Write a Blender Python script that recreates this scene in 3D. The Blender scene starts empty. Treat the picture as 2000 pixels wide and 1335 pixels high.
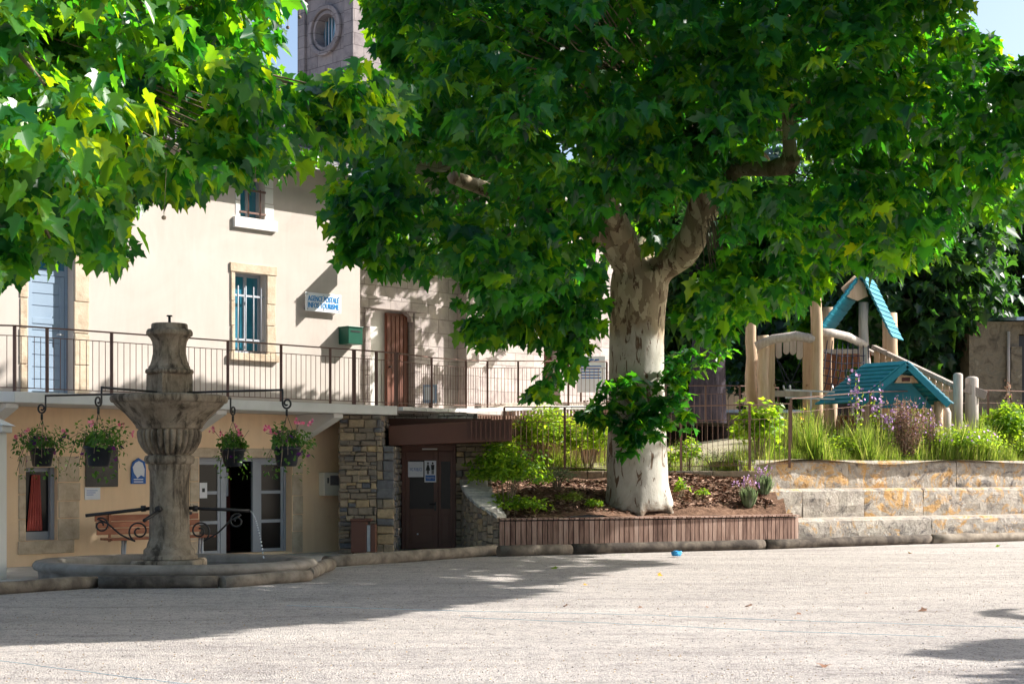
import bpy, math, random
import numpy as np
from mathutils import Vector, Matrix

# ------------------------------------------------------------------ camera, sky, sun, exposure
scene = bpy.context.scene
COL = scene.collection
F, HOR, EYE = 3000.0, 915.0, 1.6            # focal length in photo pixels, horizon row, eye height
cam_d = bpy.data.cameras.new('camera')
cam_d.lens = 54.0; cam_d.sensor_width = 36.0
cam_d.shift_y = (HOR - 667.5) / 2000.0
cam_d.clip_start = 0.1; cam_d.clip_end = 2000.0
cam = bpy.data.objects.new('camera', cam_d); COL.objects.link(cam)
cam.location = (0, 0, EYE); cam.rotation_euler = (math.pi/2, 0, 0)
scene.camera = cam

SUN_AZ, SUN_EL = math.radians(11), math.radians(36)     # azimuth from +X towards +Y
SUN = Vector((math.cos(SUN_EL)*math.cos(SUN_AZ), math.cos(SUN_EL)*math.sin(SUN_AZ), math.sin(SUN_EL)))
world = bpy.data.worlds.new('World'); scene.world = world; world.use_nodes = True
wn = world.node_tree
sky = wn.nodes.new('ShaderNodeTexSky'); sky.sky_type = 'NISHITA'; sky.sun_disc = False
sky.sun_elevation = SUN_EL; sky.sun_rotation = math.pi/2 - SUN_AZ
sky.air_density = 1.0; sky.dust_density = 3.5; sky.ozone_density = 2.0
wn.links.new(sky.outputs[0], wn.nodes['Background'].inputs[0])
wn.nodes['Background'].inputs[1].default_value = 0.12
sun_d = bpy.data.lights.new('sun', 'SUN'); sun_d.energy = 5.0; sun_d.angle = math.radians(0.5)
sun_d.color = (1.0, 0.96, 0.90)
sun_o = bpy.data.objects.new('sun', sun_d); COL.objects.link(sun_o)
sun_o.rotation_euler = (-SUN).to_track_quat('-Z', 'Y').to_euler()
scene.view_settings.view_transform = 'Standard'; scene.view_settings.look = 'None'
scene.view_settings.exposure = 1.12; scene.view_settings.gamma = 1.0
scene.render.engine = 'CYCLES'
scene.cycles.max_bounces = 8; scene.cycles.transmission_bounces = 6; scene.cycles.diffuse_bounces = 4
scene.cycles.use_denoising = True
scene.cycles.sample_clamp_indirect = 6.0

# ------------------------------------------------------------------ helpers
rnd = random.Random(7)
npr = np.random.default_rng(11)

def P(px, py, Y):            # a point of the place seen at photo pixel (px, py), Y metres away
    return Vector(((px-1000)/F*Y, Y, EYE-(py-HOR)/F*Y))
def G(px, py, z=0.0):        # the same on level ground
    Y = (EYE-z)*F/(py-HOR); return Vector(((px-1000)/F*Y, Y, z))

def tag(o, label=None, cat=None, group=None, kind=None):
    if label: o['label'] = label
    if cat: o['category'] = cat
    if group: o['group'] = group
    if kind: o['kind'] = kind
    return o
def thing(name, label, cat, loc=(0,0,0), rz=0.0, group=None):
    o = bpy.data.objects.new(name, None); COL.objects.link(o)
    o.location = loc; o.rotation_euler = (0,0,rz); o.empty_display_size = 0.2
    return tag(o, label, cat, group)

class MB:
    def __init__(s): s.v=[]; s.f=[]; s.t=[]; s.sm=[]
    def add(s, vs, fs, tint=0.5, smooth=False):
        b=len(s.v); s.v += [tuple(v) for v in vs]; s.t += [tint]*len(vs)
        for f in fs: s.f.append(tuple(i+b for i in f)); s.sm.append(smooth)
    def box(s, x0,x1,y0,y1,z0,z1, tint=0.5):
        vs=[(x,y,z) for z in (z0,z1) for y in (y0,y1) for x in (x0,x1)]
        s.add(vs, [(0,2,3,1),(4,5,7,6),(0,1,5,4),(2,6,7,3),(0,4,6,2),(1,3,7,5)], tint)
    def obox(s, c, ax, ay, az, tint=0.5):      # centre and three half-axis vectors
        c=Vector(c); ax=Vector(ax); ay=Vector(ay); az=Vector(az)
        vs=[c+i*ax+j*ay+k*az for k in (-1,1) for j in (-1,1) for i in (-1,1)]
        s.add(vs, [(0,2,3,1),(4,5,7,6),(0,1,5,4),(2,6,7,3),(0,4,6,2),(1,3,7,5)], tint)
    def bar(s, a, b, w, h, up=(0,0,1), tint=0.5):
        a=Vector(a); b=Vector(b); d=b-a; L=d.length; d.normalize()
        x=d.cross(Vector(up)); 
        if x.length<1e-4: x=d.cross(Vector((0,1,0)))
        x.normalize(); z=x.cross(d)
        s.obox((a+b)/2, x*w/2, d*L/2, z*h/2, tint)
    def hexa(s, vs, tint=0.5):                 # 8 corners: bottom 4 ccw, top 4 ccw
        s.add(vs, [(3,2,1,0),(4,5,6,7),(0,1,5,4),(1,2,6,5),(2,3,7,6),(3,0,4,7)], tint)
    def tube(s, pts, r, n=8, cap=True, tint=0.5, wob=0.0):
        pts=[Vector(p) for p in pts]; k=len(pts)
        rs = r if isinstance(r,(list,tuple)) else [r]*k
        d0=(pts[1]-pts[0]).normalized()
        up=Vector((0,0,1)) if abs(d0.z)<0.9 else Vector((1,0,0))
        x=d0.cross(up).normalized(); vs=[]
        for i,p in enumerate(pts):
            d=(pts[min(i+1,k-1)]-pts[max(i-1,0)])
            if d.length<1e-9: d=d0
            d=d.normalized(); x=(x-d*x.dot(d)).normalized(); y=d.cross(x)
            for j in range(n):
                a=2*math.pi*j/n; rr=rs[i]*(1+(rnd.uniform(-wob,wob) if wob else 0))
                vs.append(p+x*math.cos(a)*rr+y*math.sin(a)*rr)
        fs=[(i*n+j, i*n+(j+1)%n, (i+1)*n+(j+1)%n, (i+1)*n+j) for i in range(k-1) for j in range(n)]
        s.add(vs, fs, tint, True)
        if cap:
            b=len(s.v)-len(vs)
            s.f.append(tuple(b+j for j in range(n))[::-1]); s.sm.append(False)
            s.f.append(tuple(b+(k-1)*n+j for j in range(n))); s.sm.append(False)
    def lathe(s, prof, n=48, c=(0,0,0), sx=1.0, sy=1.0, fn=None, tint=0.5, smooth=True):
        vs=[]
        for (r,z) in prof:
            for j in range(n):
                a=2*math.pi*j/n; rr=r*(fn(a,z) if fn else 1)
                vs.append((c[0]+rr*math.cos(a)*sx, c[1]+rr*math.sin(a)*sy, c[2]+z))
        k=len(prof)
        fs=[(i*n+j, i*n+(j+1)%n, (i+1)*n+(j+1)%n, (i+1)*n+j) for i in range(k-1) for j in range(n)]
        s.add(vs, fs, tint, smooth)
    def disc(s, r, z, n=32, c=(0,0,0), sx=1, sy=1, tint=0.5):
        s.add([(c[0]+r*math.cos(2*math.pi*j/n)*sx, c[1]+r*math.sin(2*math.pi*j/n)*sy, c[2]+z) for j in range(n)], [tuple(range(n))], tint)
    def prism(s, poly, ext, tint=0.5):         # planar 3D polygon swept by a vector
        n=len(poly); a=[Vector(p) for p in poly]; e=Vector(ext); b=[p+e for p in a]
        s.add(a+b, [tuple(range(n))[::-1], tuple(range(n,2*n))]+[(i,(i+1)%n,n+(i+1)%n,n+i) for i in range(n)], tint)
    def stone(s, x0,x1,z0,z1,y,d, ch=0.016, j=0.011, tint=0.5):   # front faces -y
        q=lambda: rnd.uniform(-j,j)
        bk=[(x0,y+d,z0),(x1,y+d,z0),(x1,y+d,z1),(x0,y+d,z1)]
        md=[(x0+q(),y+ch,z0+q()),(x1+q(),y+ch,z0+q()),(x1+q(),y+ch,z1+q()),(x0+q(),y+ch,z1+q())]
        c=[(x0+ch,y+q(),z0+ch),(x1-ch,y+q(),z0+ch),(x1-ch,y+q(),z1-ch),(x0+ch,y+q(),z1-ch)]
        vs=bk+md+c
        fs=[(8,9,10,11)]
        for i in range(4):
            k=(i+1)%4; fs += [(i,k,4+k,4+i),(4+i,4+k,8+k,8+i)]
        s.add(vs, fs, tint)
    def build(s, name, m, parent=None, bevel=0.0, sub=0):
        me=bpy.data.meshes.new(name); me.from_pydata(s.v, [], s.f)
        me.polygons.foreach_set('use_smooth', s.sm)
        at=me.attributes.new('tint','FLOAT','POINT'); at.data.foreach_set('value', s.t)
        me.materials.append(m); me.update()
        o=bpy.data.objects.new(name, me); COL.objects.link(o)
        if parent: o.parent=parent
        if bevel:
            b=o.modifiers.new('bevel','BEVEL'); b.width=bevel; b.segments=2; b.limit_method='ANGLE'
        if sub:
            b=o.modifiers.new('sub','SUBSURF'); b.levels=sub; b.render_levels=sub
        return o

def text_mb(body, size, w=None, h=None, ext=0.003, tint=0.5):   # centred lettering that faces -y
    cu=bpy.data.curves.new('lettering','FONT'); cu.body=body; cu.size=size; cu.align_x='CENTER'; cu.align_y='CENTER'
    cu.extrude=ext; cu.resolution_u=3
    o=bpy.data.objects.new('lettering',cu); COL.objects.link(o)
    dg=bpy.context.evaluated_depsgraph_get(); me=bpy.data.meshes.new_from_object(o.evaluated_get(dg))
    mb=MB(); vs=[v.co.copy() for v in me.vertices]; fs=[tuple(p.vertices) for p in me.polygons]
    bpy.data.objects.remove(o); bpy.data.curves.remove(cu); bpy.data.meshes.remove(me)
    xs=[v.x for v in vs]; ys=[v.y for v in vs]
    cx,cy=(min(xs)+max(xs))/2,(min(ys)+max(ys))/2
    kx=(w/(max(xs)-min(xs))) if w else 1; ky=(h/(max(ys)-min(ys))) if h else kx
    mb.add([((v.x-cx)*kx, -v.z, (v.y-cy)*ky) for v in vs], fs, tint); return mb
def shift(mb, dx,dy,dz):
    mb.v=[(x+dx,y+dy,z+dz) for x,y,z in mb.v]; return mb

# ------------------------------------------------------------------ materials
def ramp(nt, fac, stops):
    r=nt.nodes.new('ShaderNodeValToRGB'); cr=r.color_ramp
    while len(cr.elements)<len(stops): cr.elements.new(0.5)
    for e,(p,c) in zip(cr.elements, stops): e.position=p; e.color=(*c,1)
    nt.links.new(fac, r.inputs[0]); return r.outputs[0]
def noise(nt, vec, scale, detail=6, rough=0.6, dist=0.0):
    n=nt.nodes.new('ShaderNodeTexNoise'); n.inputs['Scale'].default_value=scale; n.inputs['Detail'].default_value=detail
    n.inputs['Roughness'].default_value=rough; n.inputs['Distortion'].default_value=dist
    nt.links.new(vec, n.inputs['Vector']); return n.outputs[0]
def mapping(nt, vec, sc):
    m=nt.nodes.new('ShaderNodeMapping'); m.inputs['Scale'].default_value=sc; nt.links.new(vec,m.inputs[0]); return m.outputs[0]
def mixc(nt, fac, a, b, mode='MIX'):
    m=nt.nodes.new('ShaderNodeMix'); m.data_type='RGBA'; m.blend_type=mode
    for i,v in ((0,fac),(6,a),(7,b)):
        if isinstance(v,(int,float)): m.inputs[i].default_value=v
        elif isinstance(v,tuple): m.inputs[i].default_value=(*v,1)
        else: nt.links.new(v,m.inputs[i])
    return m.outputs[2]
def math_n(nt, op, a, b=0.0):
    m=nt.nodes.new('ShaderNodeMath'); m.operation=op
    for i,v in ((0,a),(1,b)):
        if isinstance(v,(int,float)): m.inputs[i].default_value=v
        else: nt.links.new(v,m.inputs[i])
    return m.outputs[0]
def new_mat(name, rough=0.8, spec=0.3, metal=0.0):
    m=bpy.data.materials.new(name); m.use_nodes=True; nt=m.node_tree; b=nt.nodes['Principled BSDF']
    b.inputs['Roughness'].default_value=rough; b.inputs['Specular IOR Level'].default_value=spec; b.inputs['Metallic'].default_value=metal
    tc=nt.nodes.new('ShaderNodeTexCoord')
    return m, nt, b, tc.outputs['Object']
def bump(nt, b, h, strength=0.3, dist=0.01):
    n=nt.nodes.new('ShaderNodeBump'); n.inputs['Strength'].default_value=strength; n.inputs['Distance'].default_value=dist
    nt.links.new(h, n.inputs['Height']); nt.links.new(n.outputs[0], b.inputs['Normal'])
def simple(name, stops, scale=3.0, rough=0.8, bstr=0.2, bscale=40, bdist=0.01, spec=0.3, metal=0.0, stretch=(1,1,1), detail=7, dist=0.3, tint=0.0):
    """noise coloured surface; tint > 0 also shifts the colour by the per-piece 'tint' attribute"""
    m,nt,b,v=new_mat(name,rough,spec,metal); mv=mapping(nt,v,stretch)
    n=noise(nt,mv,scale,detail,0.62,dist); fac=n
    if tint:
        a=nt.nodes.new('ShaderNodeAttribute'); a.attribute_name='tint'
        fac=math_n(nt,'ADD', n, math_n(nt,'MULTIPLY', math_n(nt,'SUBTRACT',a.outputs['Fac'],0.5), tint))
    nt.links.new(ramp(nt,fac,stops), b.inputs['Base Color'])
    if bstr:
        bump(nt,b,noise(nt,mv,bscale,5,0.65),bstr,bdist)
    return m
def leaf_mat(name, stops, trans, tfac=0.42, rough=0.42, spec=0.4):
    m,nt,b,v=new_mat(name,rough,spec)
    a=nt.nodes.new('ShaderNodeAttribute'); a.attribute_name='tint'
    c=ramp(nt,a.outputs['Fac'],stops); nt.links.new(c,b.inputs['Base Color'])
    t=nt.nodes.new('ShaderNodeBsdfTranslucent'); tc=mixc(nt,1.0,ramp(nt,a.outputs['Fac'],trans),(1,1,1),'MULTIPLY')
    nt.links.new(tc,t.inputs[0])
    mx=nt.nodes.new('ShaderNodeMixShader'); mx.inputs[0].default_value=tfac
    nt.links.new(b.outputs[0],mx.inputs[1]); nt.links.new(t.outputs[0],mx.inputs[2])
    nt.links.new(mx.outputs[0], nt.nodes['Material Output'].inputs[0]); return m

M={}
M['cream']=simple('cream render',[(0.25,(.46,.40,.355)),(0.42,(.535,.475,.425)),(0.6,(.565,.505,.455)),(0.8,(.60,.54,.49))],0.55,0.92,0.35,70,0.006,0.15,dist=1.2,detail=10)
M['ochre']=simple('ochre render',[(0.2,(.68,.45,.28)),(0.42,(.88,.63,.405)),(0.8,(.90,.69,.47))],0.9,0.92,0.25,90,0.004,0.15,dist=.8)
def streaks(m, amount=.22):      # rain streaks and grime run down the render
    nt=m.node_tree; b=nt.nodes['Principled BSDF']; l=b.inputs['Base Color'].links[0]; src=l.from_socket
    tc=nt.nodes.new('ShaderNodeTexCoord'); v=tc.outputs['Object']
    n=noise(nt,mapping(nt,v,(2.2,2.2,.30)),1.3,9,.75,1.2); k=noise(nt,v,.8,6,.6,.6)
    f=ramp(nt,math_n(nt,'MULTIPLY',n,math_n(nt,'ADD',k,.5)),[(0.40,(1,1,1)),(0.70,(1-amount,1-amount*1.05,1-amount*1.15))])
    nt.links.new(mixc(nt,1.0,src,f,'MULTIPLY'),b.inputs['Base Color'])
streaks(M['cream'],.07); streaks(M['ochre'],.10)
M['white']=simple('white render',[(0.2,(.72,.70,.66)),(0.8,(.83,.81,.77))],1.5,0.85,0.15,60,0.004,0.2)
M['slab']=simple('pale concrete',[(0.2,(.62,.61,.58)),(0.5,(.74,.73,.70)),(0.8,(.80,.79,.77))],2.0,0.85,0.2,50,0.004,0.2)
M['jamb']=simple('jamb stone',[(0.2,(.34,.25,.17)),(0.5,(.56,.45,.33)),(0.8,(.70,.60,.47))],4.0,0.9,0.6,22,0.015,0.2)
M['paint_blue']=simple('grey blue paint',[(0.2,(.22,.30,.40)),(0.8,(.27,.36,.46))],2.0,0.55,0.06,60,0.002,0.4)
M['frame_grey']=simple('grey window paint',[(0.2,(.27,.30,.35)),(0.8,(.36,.39,.44))],2.0,0.5,0.05,60,0.002,0.4)
M['iron_brown']=simple('brown steel paint',[(0.2,(.13,.07,.052)),(0.8,(.20,.11,.085))],3.0,0.5,0.08,60,0.002,0.4)
M['iron_black']=simple('black wrought iron',[(0.2,(.008,.008,.009)),(0.8,(.025,.022,.022))],8.0,0.42,0.2,60,0.003,0.5)
M['brown_panel']=simple('brown painted steel',[(0.2,(.115,.045,.028)),(0.8,(.155,.064,.042))],1.5,0.42,0.03,60,0.002,0.4)
M['bars_white']=simple('pale bar paint',[(0.2,(.40,.42,.46)),(0.8,(.52,.54,.58))],4.0,0.5,0.0)
M['curtain']=simple('red curtain',[(0.3,(.28,.05,.045)),(0.7,(.42,.10,.085))],3.0,0.9,0.1,60)
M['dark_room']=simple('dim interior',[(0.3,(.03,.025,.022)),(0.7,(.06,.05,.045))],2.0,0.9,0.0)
M['dark_red']=simple('dark red panel',[(0.3,(.05,.012,.012)),(0.7,(.10,.03,.026))],3.0,0.3,0.05)
M['tiles_grey']=simple('slate roof',[(0.2,(.16,.16,.18)),(0.8,(.30,.29,.30))],6.0,0.7,0.4,30,0.02,0.3,tint=.5)
M['door_wood']=simple('church door wood',[(0.25,(.075,.022,.012)),(0.6,(.17,.055,.03)),(0.8,(.24,.09,.05))],4.0,0.55,0.3,40,0.004,0.4,stretch=(6,6,.6))
M['green_box']=simple('green box paint',[(0.3,(.008,.075,.045)),(0.7,(.012,.10,.06))],2.0,0.4,0.02,40,0.002)
M['meter']=simple('cream plastic',[(0.3,(.66,.63,.54)),(0.7,(.72,.69,.60))],2.0,0.5,0.02,40,0.002)
M['screen_grey']=simple('grey glazed hatch',[(0.3,(.10,.10,.11)),(0.7,(.2,.2,.21))],4.0,0.2,0.0)
M['paper']=simple('printed paper',[(0.3,(.70,.72,.78)),(0.7,(.78,.80,.84))],6.0,0.6,0.0)
M['ink_blue']=simple('blue ink',[(0.3,(.02,.10,.38)),(0.7,(.03,.15,.48))],4.0,0.5,0.0)
M['ink_black']=simple('black ink',[(0.3,(.012,.012,.015)),(0.7,(.025,.025,.03))],4.0,0.5,0.0)
M['letter_blue']=simple('bright blue lettering',[(0.3,(.01,.27,.66)),(0.7,(.015,.33,.75))],4.0,0.4,0.0)
M['acrylic']=simple('white acrylic plate',[(0.3,(.74,.77,.80)),(0.7,(.80,.82,.85))],2.0,0.15,0.0,spec=.5)
M['slate_panel']=simple('dark slate panel',[(0.3,(.045,.04,.038)),(0.7,(.10,.09,.08))],3.0,0.5,0.2,30,.003)
M['petal_pink']=simple('pink petals',[(0.3,(.75,.10,.22)),(0.7,(.85,.28,.36))],30.0,0.7,0.0,tint=.8)
M['petal_purple']=simple('dark purple petals',[(0.3,(.04,.006,.06)),(0.5,(.12,.015,.16)),(0.7,(.30,.02,.20))],30.0,0.7,0.0,tint=.8)
M['petal_lilac']=simple('lilac petals',[(0.3,(.50,.26,.58)),(0.7,(.68,.45,.74))],30.0,0.7,0.0,tint=.8)
M['petal_orange']=simple('orange petals',[(0.3,(.8,.30,.02)),(0.7,(.85,.5,.05))],30.0,0.7,0.0)
M['pot']=simple('black plastic pot',[(0.3,(.012,.014,.018)),(0.7,(.03,.033,.04))],4.0,0.4,0.0)
M['wood_log']=simple('weathered log',[(0.25,(.05,.04,.033)),(0.45,(.14,.115,.09)),(0.6,(.24,.20,.155)),(0.8,(.36,.31,.25))],3.0,0.88,0.7,22,0.015,0.2,stretch=(1,1,1),tint=.35)
M['wood_slat']=simple('slat hardwood',[(0.2,(.11,.06,.045)),(0.5,(.30,.185,.14)),(0.8,(.47,.33,.265))],2.5,0.75,0.5,40,0.006,0.25,stretch=(8,8,1),tint=.42)
M['wood_bench']=simple('red brown bench wood',[(0.2,(.22,.07,.035)),(0.5,(.34,.13,.07)),(0.8,(.45,.22,.13))],3.0,0.6,0.2,40,0.004,stretch=(1,8,8),tint=.4)
M['wood_pale']=simple('pale peeled timber',[(0.2,(.26,.165,.10)),(0.45,(.45,.31,.195)),(0.8,(.60,.46,.32))],2.0,0.7,0.35,30,0.006,0.25,stretch=(6,6,.5),tint=.5)
M['wood_grey']=simple('silvered timber',[(0.2,(.26,.21,.18)),(0.5,(.44,.38,.33)),(0.8,(.58,.52,.46))],2.0,0.8,0.4,30,0.006,0.25,stretch=(6,6,.6),tint=.5)
M['wood_rust']=simple('rust stained boards',[(0.2,(.16,.06,.03)),(0.5,(.27,.115,.06)),(0.8,(.36,.17,.10))],2.0,0.75,0.3,30,0.005,stretch=(6,6,.6),tint=.5)
M['teal']=simple('teal roof boards',[(0.2,(.0,.13,.19)),(0.5,(.005,.18,.25)),(0.8,(.012,.24,.31))],2.0,0.45,0.15,30,0.003,0.4,tint=.3)
M['rope']=simple('dark rope',[(0.3,(.012,.014,.03)),(0.7,(.04,.045,.07))],30.0,0.9,0.0)
M['metal_grey']=simple('galvanised steel',[(0.3,(.42,.43,.45)),(0.7,(.56,.57,.58))],6.0,0.4,0.0,metal=.6)
M['water']=simple('basin water',[(0.3,(.006,.016,.02)),(0.7,(.012,.026,.03))],2.0,0.04,0.15,6,0.02,0.6)
M['drops']=simple('falling water',[(0.3,(.75,.78,.8)),(0.7,(.85,.87,.9))],2.0,0.05,0.0,spec=.8)
M['blue_plastic']=simple('blue plastic scrap',[(0.3,(.02,.25,.6)),(0.7,(.1,.45,.75))],20.0,0.4,0.0)
M['cord_blue']=simple('faded blue cord',[(0.3,(.45,.66,.75)),(0.7,(.55,.74,.80))],20.0,0.7,0.0)
M['shed']=simple('shed masonry',[(0.3,(.07,.058,.042)),(0.42,(.14,.115,.085)),(0.5,(.20,.165,.12)),(0.58,(.15,.13,.10)),(0.7,(.28,.24,.18))],2.6,0.9,0.9,7,0.06,0.2,detail=10,dist=1.0)
M['sheet_blue']=simple('blue grey sheeting',[(0.3,(.25,.33,.45)),(0.7,(.35,.43,.55))],2.0,0.5,0.1)
M['soil']=simple('bark mulch soil',[(0.25,(.06,.032,.02)),(0.5,(.15,.085,.055)),(0.75,(.28,.17,.115))],9.0,0.95,0.9,28,0.03,0.15,detail=10)
M['chip']=simple('bark chips',[(0.2,(.08,.04,.025)),(0.5,(.24,.13,.085)),(0.8,(.46,.30,.22))],6.0,0.9,0.0,tint=.9)
M['terrace']=simple('trodden earth',[(0.2,(.20,.18,.11)),(0.5,(.33,.29,.20)),(0.8,(.45,.40,.30))],1.2,0.95,0.5,20,0.02,0.15)
M['bark_dark']=simple('dark bark',[(0.3,(.035,.03,.04)),(0.6,(.085,.07,.085)),(0.8,(.13,.11,.12))],6.0,0.9,0.9,14,0.03,0.15,stretch=(2,2,.4))
M['twig']=simple('twig bark',[(0.3,(.12,.09,.06)),(0.7,(.28,.22,.15))],8.0,0.9,0.0)

def fountain_stone():
    m,nt,b,v=new_mat('weathered fountain stone',0.85,0.25)
    c=ramp(nt,noise(nt,v,3.4,10,.72,.6),[(0.25,(.11,.085,.06)),(0.45,(.26,.205,.145)),(0.62,(.37,.30,.22)),(0.8,(.50,.42,.32))])
    st=ramp(nt,noise(nt,mapping(nt,v,(3.2,3.2,.7)),1.7,7,.7,.4),[(0.38,(.13,.12,.12)),(0.52,(1,1,1))])
    c=mixc(nt,0.85,c,st,'MULTIPLY')
    nt.links.new(c,b.inputs['Base Color']); bump(nt,b,noise(nt,v,26,8,.7),.55,.02); return m
M['fountain']=fountain_stone()
M['basin']=simple('pale basin stone',[(0.25,(.13,.11,.09)),(0.45,(.26,.225,.185)),(0.7,(.37,.325,.275))],3.0,0.7,0.5,24,0.015,0.3)
def step_stone():
    m,nt,b,v=new_mat('rough seating stone',0.88,0.25)
    a=nt.nodes.new('ShaderNodeAttribute'); a.attribute_name='tint'
    off=nt.nodes.new('ShaderNodeVectorMath'); off.operation='ADD'; cb=nt.nodes.new('ShaderNodeCombineXYZ')
    nt.links.new(math_n(nt,'MULTIPLY',a.outputs['Fac'],17.0),cb.inputs[1]); nt.links.new(v,off.inputs[0]); nt.links.new(cb.outputs[0],off.inputs[1]); v2=off.outputs[0]
    base=ramp(nt,noise(nt,v2,3.1,10,.72,.9),[(0.25,(.17,.155,.15)),(0.42,(.33,.29,.25)),(0.58,(.46,.41,.345)),(0.75,(.60,.55,.48))])
    org=ramp(nt,math_n(nt,'ADD',noise(nt,v2,2.1,9,.74,1.6),math_n(nt,'MULTIPLY',a.outputs['Fac'],.10)),[(0.565,(0,0,0)),(0.64,(.95,.95,.95))])
    c=mixc(nt,org,base,ramp(nt,noise(nt,v2,7,6,.7),[(0.3,(.42,.22,.07)),(0.6,(.60,.37,.15)),(0.8,(.68,.52,.30))]))
    vein=ramp(nt,noise(nt,v2,4.5,10,.78,2.6),[(0.58,(0,0,0)),(0.63,(.8,.8,.8)),(0.69,(.1,.1,.1))])
    c=mixc(nt,vein,c,(.80,.77,.72))
    dk=ramp(nt,noise(nt,mapping(nt,v2,(1,1,1.6)),1.5,9,.7,1.8),[(0.36,(.36,.36,.40)),(0.45,(1,1,1))])
    c=mixc(nt,1.0,c,dk,'MULTIPLY')
    nt.links.new(c,b.inputs['Base Color']); bump(nt,b,noise(nt,v2,7,10,.74,.8),.95,.07); return m
M['step']=step_stone()
def rubble_mat(name, stops):
    m,nt,b,v=new_mat(name,0.9,0.2)
    a=nt.nodes.new('ShaderNodeAttribute'); a.attribute_name='tint'
    c=ramp(nt,a.outputs['Fac'],stops)
    k=ramp(nt,noise(nt,v,9,7,.7,.5),[(0.25,(.55,.55,.55)),(0.6,(1,1,1)),(0.8,(1.15,1.12,1.1))])
    nt.links.new(mixc(nt,1.0,c,k,'MULTIPLY'),b.inputs['Base Color']); bump(nt,b,noise(nt,v,24,8,.7),.6,.02); return m
M['rubble']=rubble_mat('rubble stone',[(0.0,(.15,.155,.17)),(0.14,(.20,.195,.195)),(0.3,(.26,.215,.17)),(0.6,(.36,.285,.205)),(0.85,(.46,.355,.235)),(0.95,(.54,.38,.20)),(1.0,(.58,.44,.26))])
M['rubble_pale']=rubble_mat('pale rubble stone',[(0.0,(.45,.43,.40)),(0.5,(.60,.57,.52)),(1.0,(.70,.66,.59))])
M['mortar']=simple('mortar',[(0.3,(.10,.085,.07)),(0.7,(.19,.165,.14))],8.0,0.95,0.4,40,.01)
def ashlar(name, c1, c2, mort, bw=.62, bh=.31):
    m,nt,b,v=new_mat(name,0.9,0.2)
    sx=nt.nodes.new('ShaderNodeSeparateXYZ'); nt.links.new(v,sx.inputs[0])
    cb=nt.nodes.new('ShaderNodeCombineXYZ'); nt.links.new(math_n(nt,'ADD',sx.outputs[0],sx.outputs[1]),cb.inputs[0]); nt.links.new(sx.outputs[2],cb.inputs[1])
    br=nt.nodes.new('ShaderNodeTexBrick'); nt.links.new(cb.outputs[0],br.inputs['Vector'])
    for k,x in (('Color1',c1),('Color2',c2),('Mortar',mort)): br.inputs[k].default_value=(*x,1)
    br.inputs['Scale'].default_value=1; br.inputs['Brick Width'].default_value=bw; br.inputs['Row Height'].default_value=bh
    br.inputs['Mortar Size'].default_value=.009; br.inputs['Mortar Smooth'].default_value=.3; br.inputs['Bias'].default_value=0
    k=ramp(nt,noise(nt,v,2.4,8,.68,.8),[(0.25,(.55,.52,.55)),(0.5,(.95,.95,.95)),(0.8,(1.2,1.17,1.12))])
    nt.links.new(mixc(nt,1.0,br.outputs[0],k,'MULTIPLY'),b.inputs['Base Color'])
    h=math_n(nt,'ADD',math_n(nt,'MULTIPLY',br.outputs['Fac'],-1.0),math_n(nt,'MULTIPLY',noise(nt,v,18,8,.7),.8))
    bump(nt,b,h,.6,.015); return m
M['ashlar']=ashlar('church ashlar',(.42,.36,.34),(.52,.455,.43),(.28,.24,.225))
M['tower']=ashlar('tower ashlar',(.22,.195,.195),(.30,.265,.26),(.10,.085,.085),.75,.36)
def glass_mat(name, col, rough=.04):
    m,nt,b,v=new_mat(name,rough,0.9); n=noise(nt,v,2.0,3,.5)
    nt.links.new(ramp(nt,n,[(0.3,col),(0.7,tuple(x*1.6 for x in col))]),b.inputs['Base Color'])
    b.inputs['Coat Weight'].default_value=.7; b.inputs['Coat Roughness'].default_value=.02; return m
M['glass']=glass_mat('window glass',(.025,.14,.21))
M['glass_dark']=simple('dark door glass',[(0.3,(.010,.010,.011)),(0.7,(.016,.016,.017))],2.0,0.22,0.0,spec=.25)
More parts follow.
